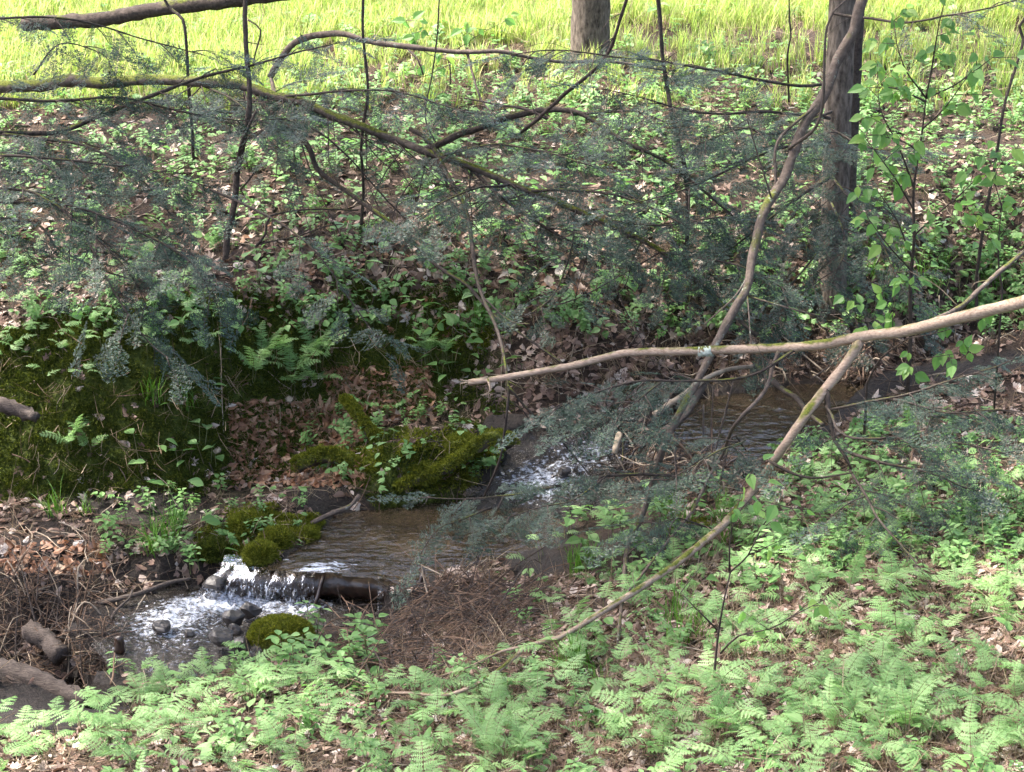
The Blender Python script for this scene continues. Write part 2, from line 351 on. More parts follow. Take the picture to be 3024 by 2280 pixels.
for s in (-1, 1): ctrl += [(s * 8, 8, 1.2 + s * .3), (s * 9, 12, .8 + s * .2), (s * 9, 16, 1.5), (s * 9, 22, 2.0), (s * 30, 10, 2.0), (s * 30, 40, 4.5), (s * 30, -10, 4.5)]
ctrl += [(0, 45, 4.2), (0, 80, 8.5), (-60, 80, 9), (60, 80, 9), (0, -40, 6), (-70, 0, 5), (70, 0, 5)]
K = np.array(ctrl); EPS = 0.18
def _phi(d2): return np.sqrt(d2 + EPS * EPS)
_A = _phi(((K[:, None, :2] - K[None, :, :2]) ** 2).sum(-1)); _n = len(K)
_M = np.zeros((_n + 3, _n + 3)); _M[:_n, :_n] = _A + 0; _M[:_n, :_n] -= 0.012 * np.eye(_n)
_M[:_n, _n] = 1; _M[:_n, _n + 1:] = K[:, :2]; _M[_n:, :_n] = _M[:_n, _n:].T
_w = np.linalg.solve(_M, np.concatenate([K[:, 2], np.zeros(3)]))
def rbf(x, y):
    x = np.asarray(x, float); y = np.asarray(y, float); o = np.empty(x.size); xf = x.ravel(); yf = y.ravel()
    for i in range(0, x.size, 20000):
        a = xf[i:i + 20000]; b = yf[i:i + 20000]
        o[i:i + 20000] = _phi((a[:, None] - K[None, :, 0]) ** 2 + (b[:, None] - K[None, :, 1]) ** 2) @ _w[:_n] + _w[_n] + a * _w[_n + 1] + b * _w[_n + 2]
    return o.reshape(x.shape)
def graded(a, b, step, far_a, far_b, g=1.35):
    c = list(np.arange(a, b, step)); s = step; x = c[0]; lo = []
    while x > far_a: s *= g; x -= s; lo.append(x)
    s = step; x = c[-1]; hi = []
    while x < far_b: s *= g; x += s; hi.append(x)
    return np.array(lo[::-1] + c + hi)
XS = graded(-5.6, 5.6, 0.04, -90, 90); YS = np.concatenate([graded(6.6, 18.0, 0.04, -60, 18.0), np.arange(18.0, 26, 0.12)[1:]])
_y = YS[-1]; _s = .12; _ex = []
while _y < 110: _s *= 1.3; _y += _s; _ex.append(_y)
YS = np.concatenate([YS, _ex])
GX, GY = np.meshgrid(XS, YS)
HZ0 = rbf(GX, GY)
WATER_POLYS = [
    [(-400, 2060), (0, 2040), (220, 2000), (420, 2030), (330, 2110), (150, 2160), (-400, 2180)],
    [(300, 1900), (380, 1790), (520, 1720), (700, 1740), (1250, 1770), (1230, 1800), (1120, 1850), (950, 1850), (760, 1960), (560, 2010), (380, 1990)],
    [(930, 1590), (1000, 1520), (1230, 1480), (1500, 1470), (1650, 1560), (1640, 1610), (1300, 1690), (1235, 1722), (1100, 1702), (950, 1688), (800, 1676), (850, 1640)],
    [(1400, 1480), (1430, 1400), (1520, 1300), (1780, 1260), (1900, 1280), (1880, 1400), (1800, 1480), (1650, 1550)],
    [(1930, 1260), (2030, 1180), (2350, 1140), (2560, 1130), (2580, 1180), (2420, 1290), (2200, 1380), (2000, 1330)],
    [(2540, 1140), (2640, 1095), (2800, 1066), (3024, 1040), (3400, 1005), (3400, 1050), (3024, 1090), (2780, 1120), (2600, 1165)]]
def in_water(u, v, pad=0):
    r = np.zeros(np.shape(u), bool)
    for p in WATER_POLYS:
        q = np.array(p, float); c = q.mean(0); q = c + (q - c) * (1 + pad)
        r |= inpoly(u, v, q)
    return r
GU, GV = proj(np.stack([GX, GY, HZ0], -1))
okv = (GY > 5)
wetm = np.where(okv, in_water(GU, GV, 0.10), False).astype(float)
amp = np.where(wetm > 0, 0.25, 1.0)
HZ = HZ0 + amp * (0.035 * fbm(GX * 2.2, GY * 2.2, 3, 4) + 0.012 * fbm(GX * 9, GY * 9, 5, 3) + np.clip(np.hypot(GX, GY - 14) - 10, 0, 30) * 0.02 * fbm(GX * .25, GY * .25, 8, 3))
WL = [LV_LL, LV_LOW, LV_MID, None, LV_UP, None]
def seg_dist(x, y, poly):
    d = np.full(x.shape, 1e9)
    for i in range(len(poly)):
        a = poly[i]; b = poly[(i + 1) % len(poly)]; e = b - a; t = np.clip(((x - a[0]) * e[0] + (y - a[1]) * e[1]) / (e @ e), 0, 1)
        d = np.minimum(d, np.hypot(x - a[0] - t * e[0], y - a[1] - t * e[1]))
    return d
_y0 = onz(1600, 1490, .22)[1]; _y1 = onz(1700, 1280, .5)[1]
def casc0(X, Y): return .20 + .30 * np.clip((Y - _y0) / (_y1 - _y0), 0, 1)
def farlev(X, Y): return .50 + np.clip((X - 1.8) / 2.2, 0, 1.6) * .13
_anyin = np.zeros(GX.shape, bool); _todo = []
for _p, _l in zip(WATER_POLYS, WL):
    q = np.array(_p, float); w = onz(q[:, 0], q[:, 1], _l if _l is not None else .36)
    if _l is None:
        f_ = casc0 if _p[0][0] < 2000 else farlev
        for _ in range(4): w = np.array([onz(a, b, float(f_(c[0], c[1]))) for (a, b), c in zip(q, w)])
        lev = f_(GX, GY)
    else: lev = np.full(GX.shape, _l)
    w2 = w[:, :2]; near = (GX > w2[:, 0].min() - .5) & (GX < w2[:, 0].max() + .5) & (GY > w2[:, 1].min() - .5) & (GY < w2[:, 1].max() + .5)
    ins = near & inpoly(GX, GY, w2); dist = np.full(GX.shape, 9.0); dist[near] = seg_dist(GX[near], GY[near], w2); _anyin |= ins; _todo.append((ins, dist, lev))
for ins, dist, lev in _todo:
    HZ = np.where(ins, np.minimum(HZ, lev - .015 - np.minimum(.11, .5 * dist) + .012 * vn(GX * 8, GY * 8, 77)), HZ)
    HZ = np.where((~_anyin) & (dist < .22), np.maximum(HZ, lev + .006 + .10 * np.minimum(dist, .22) + .012 * vn(GX * 7, GY * 7, 78)), HZ)
sl_y = np.gradient(HZ0, axis=0) / np.gradient(GY, axis=0); sl_x = np.gradient(HZ0, axis=1) / np.gradient(GX, axis=1)
slope = np.hypot(sl_x, sl_y)
mossm = np.clip((slope - 0.45) * 2.6, 0, 1) * ((GV > 850) & (GV < 1560) & okv) * np.clip((1520 - GU) / 260 + .5 * fbm(GX * 2, GY * 2, 55, 2), 0, 1)
mossm = np.clip(mossm + 0.35 * np.clip(fbm(GX * 1.7, GY * 1.7, 21, 3), 0, 1) * ((GU < 1500) & (GV < 1500) & (GV > 1000)), 0, 1)
mud = np.zeros_like(HZ)
for (cu, cv, ru, rv) in ((120, 1700, 260, 170), (420, 1500, 260, 70), (980, 1490, 140, 70), (1550, 1660, 160, 50), (1500, 1290, 150, 50), (2200, 1135, 260, 35), (100, 1930, 320, 110), (2000, 1420, 190, 80), (480, 1690, 200, 60)):
    mud = np.maximum(mud, np.clip(1.6 - 1.6 * (((GU - cu) / ru) ** 2 + ((GV - cv) / rv) ** 2), 0, 1))  # wet mud; near the debris pile it also carries the hollow's painted shade
wetm = np.clip(np.maximum(wetm, mud * (GY > 5)), 0, 1)
mossm = mossm * (1 - wetm)
ny, nx = GX.shape
me = bpy.data.meshes.new('ground'); me.vertices.add(nx * ny)
me.vertices.foreach_set('co', np.stack([GX, GY, HZ], -1).astype(np.float32).ravel())
ii = (np.arange(ny - 1)[:, None] * nx + np.arange(nx - 1)[None, :]).ravel()
quads = np.stack([ii, ii + 1, ii + nx + 1, ii + nx], 1).astype(np.int32)
def set_quads(me, q):
    me.loops.add(q.size); me.loops.foreach_set('vertex_index', q.ravel())
    me.polygons.add(len(q)); me.polygons.foreach_set('loop_start', np.arange(0, q.size, 4, dtype=np.int32))
    me.polygons.foreach_set('use_smooth', np.ones(len(q), bool)); me.update(calc_edges=True); me.validate()
set_quads(me, quads)
for nm, arr in (('moss', mossm), ('wet', wetm)):
    a = me.attributes.new(nm, 'FLOAT', 'POINT'); a.data.foreach_set('value', arr.astype(np.float32).ravel())
me.materials.append(MATS['forest_soil'])
ground = bpy.data.objects.new('ground', me); C.objects.link(ground); ground['kind'] = 'structure'; ground['label'] = 'brown leaf-littered forest floor sloping down to the stream'; ground['category'] = 'ground'

def bil(arr, x, y):
    x = np.asarray(x, float); y = np.asarray(y, float)
    i = np.clip(np.searchsorted(XS, x) - 1, 0, nx - 2); j = np.clip(np.searchsorted(YS, y) - 1, 0, ny - 2)
    fx = np.clip((x - XS[i]) / (XS[i + 1] - XS[i]), 0, 1); fy = np.clip((y - YS[j]) / (YS[j + 1] - YS[j]), 0, 1)
    return (arr[j, i] * (1 - fx) + arr[j, i + 1] * fx) * (1 - fy) + (arr[j + 1, i] * (1 - fx) + arr[j + 1, i + 1] * fx) * fy
def H(x, y): return bil(HZ, x, y)
def G(u, v):                              # where the sight line meets the ground
    u = np.atleast_1d(np.asarray(u, float)); v = np.atleast_1d(np.asarray(v, float)); d = ray(u, v); d = d / d[:, 1:2]
    y = np.full(len(u), 6.0); done = np.zeros(len(u), bool); res = np.full(len(u), 60.0)
    for k in range(420):
        z = CAM_H + d[:, 2] * y; hit = (~done) & (z < H(d[:, 0] * y, y)); res[hit] = y[hit]; done |= hit
        if done.all(): break
        y = y + np.where(y < 18, 0.05, 0.15)
    lo = res - np.where(res < 18, 0.06, 0.16); hi = res.copy()
    for k in range(8):
        m = (lo + hi) / 2; below = CAM_H + d[:, 2] * m < H(d[:, 0] * m, m); hi = np.where(below, m, hi); lo = np.where(below, lo, m)
    return np.stack([d[:, 0] * hi, hi, H(d[:, 0] * hi, hi)], 1)
def g1(u, v): return G([u], [v])[0]
def gnormal(x, y, e=0.06):
    gx = (H(x + e, y) - H(x - e, y)) / (2 * e); gy = (H(x, y + e) - H(x, y - e)) / (2 * e)
    n = np.stack([-gx, -gy, np.ones_like(gx)], -1); return n / np.linalg.norm(n, axis=-1)[..., None]
def pick(regions, n, mind=0, seed=0, water=False):   # regions: (u0, v0, u1, v1, weight)
    lr = np.random.default_rng(seed); w = np.array([r[4] for r in regions], float); w /= w.sum(); out = []; cell = {}
    tries = 0
    while len(out) < n and tries < n * 30:
        tries += 1; r = regions[lr.choice(len(regions), p=w)]; u = lr.uniform(r[0], r[2]); v = lr.uniform(r[1], r[3])
        if mind > 0:
            key = (int(u // mind), int(v // (mind * .5)))
            if any((key[0] + a, key[1] + b) in cell and abs(cell[(key[0] + a, key[1] + b)][0] - u) < mind and abs(cell[(key[0] + a, key[1] + b)][1] - v) < mind * .5 for a in (-1, 0, 1) for b in (-1, 0, 1)): continue
            cell[key] = (u, v)
        out.append((u, v))
    a = np.array(out)
    if not water: a = a[~in_water(a[:, 0], a[:, 1], 0.02)]
    return a

# ------------------------------------------------------------------ stream
def gauss(u, v, cu, cv, ru, rv): return np.exp(-(((u - cu) / ru) ** 2 + ((v - cv) / rv) ** 2))
def water_sheet(name, poly, level, step, mat, amp, foam_glint_f, label, pad=0.06, freq=9.0):
    q = np.array(poly, float); c = q.mean(0); q = c + (q - c) * (1 + pad)
    zl = level if np.isscalar(level) else 0.36
    w = onz(q[:, 0], q[:, 1], zl)
    x = np.arange(w[:, 0].min() - .1, w[:, 0].max() + .1, step); y = np.arange(w[:, 1].min() - .15, w[:, 1].max() + .15, step)
    X, Y = np.meshgrid(x, y); Z = np.full(X.shape, float(zl)) if np.isscalar(level) else level(X, Y)
    U, V = proj(np.stack([X, Y, Z], -1)); F = foam_glint_f(U, V)
    a = amp * (0.25 + 1.6 * np.clip(F, 0, 1))
    Z2 = Z + a * (fbm(X * freq, Y * freq * 1.6, 31, 3) * 0.6 + 0.5 * np.abs(fbm(X * freq * 2.3, Y * freq * 2.3, 37, 3)))
    ins = inpoly(U, V, q); ci = ins[:-1, :-1] | ins[1:, 1:] | ins[1:, :-1] | ins[:-1, 1:]
    n2, n1 = X.shape; idx = (np.arange(n2 - 1)[:, None] * n1 + np.arange(n1 - 1)[None, :])[ci]
    qd = np.stack([idx, idx + 1, idx + n1 + 1, idx + n1], 1)
    used, inv = np.unique(qd, return_inverse=True); qd = inv.reshape(qd.shape).astype(np.int32)
    P = np.stack([X, Y, Z2], -1).reshape(-1, 3)[used]; me = bpy.data.meshes.new(name); me.vertices.add(len(P)); me.vertices.foreach_set('co', P.astype(np.float32).ravel())
    set_quads(me, qd); at_ = me.attributes.new('foam_glint', 'FLOAT', 'POINT'); at_.data.foreach_set('value', F.ravel()[used].astype(np.float32))
    me.materials.append(MATS[mat]); o = bpy.data.objects.new(name, me); C.objects.link(o); return tag(o, label, 'stream', kind='structure')
WP = WATER_POLYS
water_sheet('stream_water', WP[0], LV_LL, .03, 'shaded_water', .006, lambda u, v: .55 * gauss(u, v, 330, 2040, 60, 60) + .45 * gauss(u, v, 80, 2110, 130, 30), 'dark water below the rotting log at the debris pile')
def foam_low(u, v):
    f = .72 * gauss(u, v, 690, 1775, 190, 40) + .62 * gauss(u, v, 500, 1835, 180, 55) + .30 * gauss(u, v, 480, 1920, 250, 60) + .5 * gauss(u, v, 900, 1800, 150, 26) + .25 * gauss(u, v, 620, 1990, 200, 40)
    return np.clip(f, 0, 1)
water_sheet('stream_water', WP[1], LV_LOW, .016, 'white_water', .030, foam_low, 'churning white pool below the small waterfall')
def foam_mid(u, v):
    return np.clip(.62 * gauss(u, v, 1010, 1670, 130, 34) + .55 * gauss(u, v, 900, 1690, 90, 24) + .45 * gauss(u, v, 1180, 1715, 90, 14) + .45 * gauss(u, v, 1590, 1535, 90, 26), 0, 1)
water_sheet('stream_water', WP[2], LV_MID, .022, 'pool_water', .012, foam_mid, 'calm brown pool behind the log with waterfall')
def casc(X, Y):
    t = np.clip((Y - _y0) / (_y1 - _y0), 0, 1); return .20 + (.5 - .20) * (t * .6 + .4 * np.floor(t * 4 + .3 * vn(X * 4, Y * 4, 9)) / 4) 
water_sheet('stream_water', WP[3], casc, .016, 'white_water', .030, lambda u, v: np.clip(.66 * gauss(u, v, 1600, 1430, 170, 80) + .48 * gauss(u, v, 1760, 1330, 150, 60), 0, 1), 'sparkling white riffle running under hemlock sprays', 0.1)
water_sheet('stream_water', WP[4], LV_UP, .022, 'pool_water', .012, lambda u, v: np.clip(.36 * gauss(u, v, 2330, 1200, 170, 34) + .30 * gauss(u, v, 2120, 1270, 160, 30) + .35 * gauss(u, v, 2470, 1180, 90, 40), 0, 1), 'rippled brown pool held back by the debris dam')
water_sheet('stream_water', WP[5], farlev, .022, 'pool_water', .012, lambda u, v: np.clip(.62 * gauss(u, v, 2930, 1065, 160, 34) + .45 * gauss(u, v, 2650, 1130, 120, 40), 0, 1), 'glinting upper riffle beneath the bare fallen limb')  # the glints on this riffle are painted white through the mask

# the log weir and what falls over it
def Z(u, v, y): return at(u, v, y)
wl = [at(660, 1712, 11.62), at(760, 1722, 11.56), at(900, 1722, 11.52), at(1050, 1728, 11.48), at(1180, 1748, 11.42), at(1270, 1770, 11.35)]
wlp = smooth_line(wl, .03); mb = MB(); mb.add(*tube(wlp, .075, .066, 16, .13, 3))
weir = solo('weir_log', mb, ['wet_wood'], wlp[0], 'dark wet log lying across the stream with water spilling over it', 'log')
for a, b, r in (((955, 1700, 11.43), (930, 1790, 11.36), .012), ((1250, 1690, 11.3), (1225, 1770, 11.25), .012)):
    mb = MB(); p = smooth_line([at(*a), at(*b)], .03); mb.add(*tube(p, r, r * .8, 6, .1, 5)); part('stub', mb, ['wet_wood'], weir)
def fall(u0, u1, spread, thick, seed, n=26, lift=.012):
    mb = MB(); lr = np.random.default_rng(seed); us = np.linspace(u0, u1, max(3, int(abs(u1 - u0) / 7))); rows = []
    for u in us:
        k = np.argmin(np.abs(proj(wlp)[0] - u)); c = wlp[k]; lean = spread * (1 - (u - u0) / max(1, (u1 - u0))) if spread else 0
        prof = []
        for t in np.linspace(0, 1, n):
            if t < .35: s = t / .35; yy = c[1] + .10 - .14 * s; zz = LV_MID - .004 + max(0, (c[2] + .072 + lift - LV_MID + .004)) * math.sin(s * math.pi / 2)
            else: s = (t - .35) / .65; yy = c[1] - .04 - .11 * s ** .75; zz = c[2] + .078 + lift - (c[2] + .078 + lift + .03) * s ** 1.7
            j = .007 * vn(u / 9.0, t * 7, seed) + .004 * vn(u / 4.0, t * 14, seed + 1)
            prof.append((c[0] - lean * max(0, t - .3) ** 1.3, yy - abs(j), zz + j))
        rows.append(prof)
    V_ = np.array(rows); nu, nv = V_.shape[:2]
    f = [(i * nv + j, (i + 1) * nv + j, (i + 1) * nv + j + 1, i * nv + j + 1) for i in range(nu - 1) for j in range(nv - 1)]
    mb.add(V_.reshape(-1, 3), f); return mb, nu * nv
wf = thing('waterfall', tuple(wlp[len(wlp) // 3]), 'little white waterfall pouring over the dark weir log', 'waterfall')
for u0, u1, sp, sd, fo in ((668, 800, .30, 1, .50), (812, 882, .14, 2, .46), (888, 930, .05, 3, .40), (1120, 1142, 0, 5, .25), (1186, 1214, 0, 6, .35), (960, 975, 0, 7, .25)):
    mb, n_ = fall(u0, u1, sp, .01, sd); o = part('water_curtain', mb, ['fall_water'], wf)
    a = o.data.attributes.new('foam_glint', 'FLOAT', 'POINT'); a.data.foreach_set('value', np.tile(fo * np.clip(np.linspace(-.3, 1.5, 26), 0, 1), n_ // 26).astype(np.float32))

# ------------------------------------------------------------------ stones
def stone(name, c, r, mat, label, seed, sq=(1, 1, 1), moss=None, group=None):
    lr = np.random.default_rng(seed); mb = MB(); nu, nv = 20, 14; V_ = []
    pl = [(lr.normal(0, 1, 3), lr.uniform(.55, .85)) for _ in range(13)]; pl = [(a / np.linalg.norm(a), b) for a, b in pl]
    for j in range(nv + 1):
        th = math.pi * j / nv
        for i in range(nu):
            ph = 2 * math.pi * i / nu; d = np.array([math.sin(th) * math.cos(ph), math.sin(th) * math.sin(ph), math.cos(th)]); k = 1.0
            for a, b in pl:
                q = d.dot(a)
                if q * k > b: k = b / q
            k *= 1 + .05 * float(vn(ph * 2 + seed, th * 3, seed)); V_.append(d * k * r * np.array(sq))
    f = [(j * nu + i, (j + 1) * nu + i, (j + 1) * nu + (i + 1) % nu, j * nu + (i + 1) % nu) for j in range(nv) for i in range(nu)]
    mb.add(np.array(V_) + c, f); o = solo(name, mb, [mat], c, label, 'rock' if r > .1 else 'stone', group, smooth=r > .1)
    return o
boulder = stone('mossy_boulder', at(830, 1880, 10.75), .17, 'mossy_stone', 'moss-covered rounded boulder at the edge of the pool', 4, (1.15, .9, .68))
for u, v, y, r, lab, sd in ((632, 1722, 11.5, .07, 'square dark stone standing just upstream of the white churn', 11), (690, 1828, 11.05, .062, 'flat wet stone in midstream with a squarer stone upstream of it', 12),
        (738, 1800, 11.2, .062, 'rounded wet stone closest to the foot of the waterfall', 13), (658, 1882, 10.8, .066, 'pointed dark stone between the moss boulder and the churning water', 14),
        (695, 1858, 10.95, .04, 'low reddish-brown stone tucked behind the pointed one', 15), (560, 1870, 10.85, .035, 'small glossy stone barely breaking the churned water', 16),
        (715, 1910, 10.66, .06, 'black wet stone touching the moss-covered boulder', 17), (480, 1850, 11.0, .05, 'submerged dark rock splitting the white water', 18),
        (1905, 1310, 12.65, .06, 'grey stone lodged among twigs in the debris dam', 19), (1665, 1395, 12.6, .045, 'wet stone in the white riffle under hemlock sprays', 20)):
    stone('wet_stone', at(u, v, y), r, 'wet_stone', lab, sd, (1.15, 1, .9))
lr_ = np.random.default_rng(5)
for k in range(26):
    u, v = lr_.uniform(380, 1100), lr_.uniform(1760, 1985); p = onz(u, v, -.06)
    if in_water(u, v): stone('bed_pebble', p, lr_.uniform(.025, .045), 'wet_stone', 'small brown pebble on the bed of the pool below the waterfall', 40 + k, (1.2, 1, .7), group='pebbles in the pool below the waterfall')
for k, (u, v) in enumerate(((60, 1680), (175, 1675), (850, 1180), (1290, 815), (1740, 985), (1680, 925), (2925, 1920), (2360, 1810), (1005, 705), (640, 1330))):
    p = g1(u, v); stone('pale_stone', p, .035, 'pale_stick', ('pale stone lying in mud beside the debris pile' if v > 1500 else 'pale stone showing through the leaf litter'), 80 + k, (1.2, 1, .7), group='pale stones in the mud' if v > 1500 else 'pale stones in the litter')

# ------------------------------------------------------------------ protos: needles, ferns, herbs, leaves, grass, moss, twigs
def ribbon(mb, a, b, w, nrm, mi=0):
    a = np.asarray(a, float); b = np.asarray(b, float); t = b - a; s = np.cross(nrm, t); s = s / (np.linalg.norm(s) + 1e-9) * w
    mb.add([a - s, a + s, b + s * .6, b - s * .6], [(0, 1, 2, 3)], mi)
def spray_mesh(seed, L=.30, wid=.10):
    lr = np.random.default_rng(seed); mb = MB(); up = np.array([0, 0, 1.0])
    def axis(t): return np.array([t * L, .02 * math.sin(t * 3 + seed), -.05 * t * t * L / .3])
    def needles(p0, p1, den):
        d = p1 - p0; ln = np.linalg.norm(d); d = d / (ln + 1e-9); s = np.cross(up, d); n = max(2, int(ln / den))
        for k in range(n):
            q = p0 + d * (ln * (k + lr.uniform(0, 1)) / n)
            for sg in (-1, 1):
                if lr.random() < .15: continue
                nl = lr.uniform(.013, .020); e = q + (s * sg * .92 + d * lr.uniform(.15, .5) + up * lr.uniform(-.25, .3)) * nl
                ribbon(mb, q, e, .0027, up + lr.normal(0, .35, 3), 0)
    for k in range(12): ribbon(mb, axis(k / 12), axis((k + 1) / 12), .0016, up, 1)
    n = int(L / .021)
    for k in range(n):
        t = (k + .6) / n; p = axis(t); sg = 1 if k % 2 else -1
        ln = wid * (math.sin(math.pi * min(1, (t * .86 + .12))) ** .8) * lr.uniform(.65, 1.1)
        d = np.array([.68, sg * .73, lr.uniform(-.18, .05)]); e = p + d * ln
        ribbon(mb, p, e, .001, up, 1); needles(p, e, .0098)
        if ln > .06:
            for q in (.4, .65):
                a = p + d * ln * q; e2 = a + np.array([.9, sg * -.25 if q < .5 else sg * 1.0, -.05]) * ln * .38; needles(a, e2, .0105)
    needles(axis(.05), axis(1.0), .012)
    return mb.mesh('hemlock_spray', ['needle', 'twig_bark'])
protos('spray', [spray_mesh(s, L, w) for s, L, w in ((1, .30, .11), (2, .26, .09), (3, .34, .12), (4, .20, .08))])

def frond_mesh(seed, L=.26, stipe=.13, np_=12, wid=.075, erect=.35):
    lr = np.random.default_rng(seed); mb = MB(); N = 26; p = np.array([0., 0, 0]); ang = R(86); pts = [p.copy()]; tot = stipe + L
    for k in range(N):
        s = (k + 1) / N
        target = R(80) if s * tot < stipe else R(22 + 62 * erect) - R(40 + 25 * erect) * (s * tot - stipe) / L
        ang = ang + (target - ang) * .5; p = p + np.array([math.cos(ang), .0, math.sin(ang)]) * tot / N; p[1] = .012 * math.sin(s * 4 + seed); pts.append(p.copy())
    pts = np.array(pts); mb.add(*tube(pts, .0021, .0008, 4, 0, seed), mi=1)
    cum = np.linspace(0, tot, N + 1); T = np.gradient(pts, axis=0); T /= np.linalg.norm(T, axis=1)[:, None]
    for k in range(np_):
        s = stipe + L * (k + .3) / np_; q = np.array([np.interp(s, cum, pts[:, j]) for j in range(3)]); t = np.array([np.interp(s, cum, T[:, j]) for j in range(3)])
        x = (k + .3) / np_; ln = wid * (min(1, x * 3.2 + .62)) * (1 - x) ** .62 * lr.uniform(.88, 1.08) + .006
        N_ = np.cross(t, [0, 1.0, 0]); N_ = -N_ if N_[2] < 0 else N_
        for sg in (-1, 1):
            d = np.array([0, sg * .93, 0]) + t * .38 + N_ * lr.uniform(-.3, .2) + lr.normal(0, .12, 3); d /= np.linalg.norm(d)
            s_ = np.cross(N_, d); hw = L / np_ * lr.uniform(.72, .95); m = 6; V_ = []; f = []
            cl = [q + d * ln * i / m - N_ * ln * .22 * (i / m) ** 2 for i in range(m + 1)]
            for i in range(m):
                w = hw * (1 - i / m) ** .75 * (.75 if i == 0 else 1); mid = (cl[i] * .35 + cl[i + 1] * .65) + d * hw * .2
                b = len(V_); V_ += [cl[i], cl[i + 1], mid + s_ * w - N_ * w * .15, mid - s_ * w - N_ * w * .15]
                f += [(b, b + 1, b + 2), (b, b + 3, b + 1)]
            mb.add(V_, f, 0)
    return mb.mesh('fern_frond', ['fern_leaf', 'stem_green'])
FRONDS = [frond_mesh(s, L, st, n, w, e) for s, L, st, n, w, e in ((1, .20, .15, 9, .075, .3), (2, .23, .13, 10, .08, .2), (3, .16, .17, 8, .07, .1), (4, .19, .14, 9, .085, .05), (5, .30, .12, 14, .07, .8))]
protos('frond', FRONDS)

def leaf_geo(mb, base, d, n, L, wd, mi=0, fold=.25, curl=.2, teeth=0):
    d = d / np.linalg.norm(d); s = np.cross(n, d); s /= np.linalg.norm(s) + 1e-9; n = np.cross(d, s); prof = (0.0, .72, 1.0, .93, .68, .34, 0.0); m = 6
    cl = [base + d * L * i / m - n * curl * L * (i / m) ** 2 for i in range(m + 1)]; V_ = [cl[0]]; 
    for i in range(1, m): V_ += [cl[i], cl[i] + s * wd * prof[i] + n * fold * wd * prof[i], cl[i] - s * wd * prof[i] + n * fold * wd * prof[i]]
    V_.append(cl[m]); f = [(0, 1, 2), (0, 3, 1)]
    for i in range(1, m - 1):
        a = 1 + 3 * (i - 1); b = a + 3; f += [(a, b, b + 1, a + 1), (a, a + 2, b + 2, b)]
    a = 1 + 3 * (m - 2); e = len(V_) - 1; f += [(a, e, a + 1), (a, a + 2, e)]
    mb.add(V_, f, mi)
def herb_mesh(seed, kind):
    lr = np.random.default_rng(seed); mb = MB()
    if kind == 0:                           # leafy stems in tiers
        for q in range(lr.integers(2, 4)):
            b = np.array([lr.normal(0, .02), lr.normal(0, .02), 0]); h = lr.uniform(.09, .17); top = b + np.array([lr.normal(0, .02), lr.normal(0, .02), h])
            mb.add(*tube(smooth_line([b, top], .04), .0022, .0014, 4, 0), mi=1)
            for t in (.45, .75, 1.0):
                a0 = lr.uniform(0, 6.28)
                for k in range(2 if t < .6 else 3):
                    a = a0 + k * 6.28 / (2 if t < .6 else 3) + lr.normal(0, .2); d = np.array([math.cos(a), math.sin(a), lr.uniform(-.1, .35)])
                    leaf_geo(mb, b + (top - b) * t + d * .008, d, np.array([0, 0, 1.0]), lr.uniform(.03, .05), lr.uniform(.010, .015))
    elif kind == 1:                         # broad ovate leaves on short stalks
        for q in range(lr.integers(2, 5)):
            a = lr.uniform(0, 6.28); d = np.array([math.cos(a), math.sin(a), lr.uniform(-.15, .3)]); b = np.array([lr.normal(0, .02), lr.normal(0, .02), 0]); h = b + np.array([d[0] * .02, d[1] * .02, lr.uniform(.05, .12)])
            mb.add(*tube(smooth_line([b, h], .04), .002, .0014, 4, 0), mi=1); leaf_geo(mb, h, d, np.array([lr.normal(0, .3), lr.normal(0, .3) - .2, 1.0]), lr.uniform(.055, .085), lr.uniform(.018, .028), curl=lr.uniform(.05, .4))
    else:                                   # jagged lobed low leaves
        for q in range(lr.integers(3, 6)):
            a = lr.uniform(0, 6.28); b = np.array([lr.normal(0, .03), lr.normal(0, .03), 0]); h = b + np.array([math.cos(a) * .02, math.sin(a) * .02, lr.uniform(.04, .10)])
            mb.add(*tube(smooth_line([b, h], .04), .002, .0014, 4, 0), mi=1)
            for k in (-1.0, -.5, 0, .5, 1.0):
                d = np.array([math.cos(a + k), math.sin(a + k), lr.uniform(-.2, .1)]); leaf_geo(mb, h, d, np.array([0, 0, 1.0]), lr.uniform(.03, .05) * (1.2 - .4 * abs(k)), .009)
    return mb.mesh('herb', ['herb_leaf', 'stem_green'])
HERBS = [herb_mesh(20 + k, k % 3) for k in range(9)]
protos('herb', HERBS)
def tuft_mesh(seed, n, h, spread, mats, w=.0028, droop=.6):
    lr = np.random.default_rng(seed); mb = MB()
    for k in range(n):
        a = lr.uniform(0, 6.28); hh = h * lr.uniform(.5, 1.1); b = np.array([lr.normal(0, spread), lr.normal(0, spread), -.01]); o = np.array([math.cos(a), math.sin(a), 0]); s = np.array([-math.sin(a), math.cos(a), 0]) * w
        dr = lr.uniform(.1, droop); p = [b + o * hh * dr * t ** 2 + np.array([0, 0, hh * (t - .45 * dr * t * t)]) for t in (0, .4, .75, 1)]
        V_ = [p[0] - s, p[0] + s, p[1] - s, p[1] + s, p[2] - s * .7, p[2] + s * .7, p[3]]
        mb.add(V_, [(0, 1, 3, 2), (2, 3, 5, 4), (4, 5, 6)])
    return mb.mesh('grass_tuft', mats)
protos('meadow', [tuft_mesh(30 + k, 16, .42, .05, ['meadow_grass'], .0045, .55) for k in range(4)])
TUFTS = [tuft_mesh(36 + k, 26, .24, .025, ['green_grass'], .003, .9) for k in range(3)]
protos('straw', [tuft_mesh(46 + k, 5, .20, .03, ['straw'], .0016, 1.6) for k in range(4)])
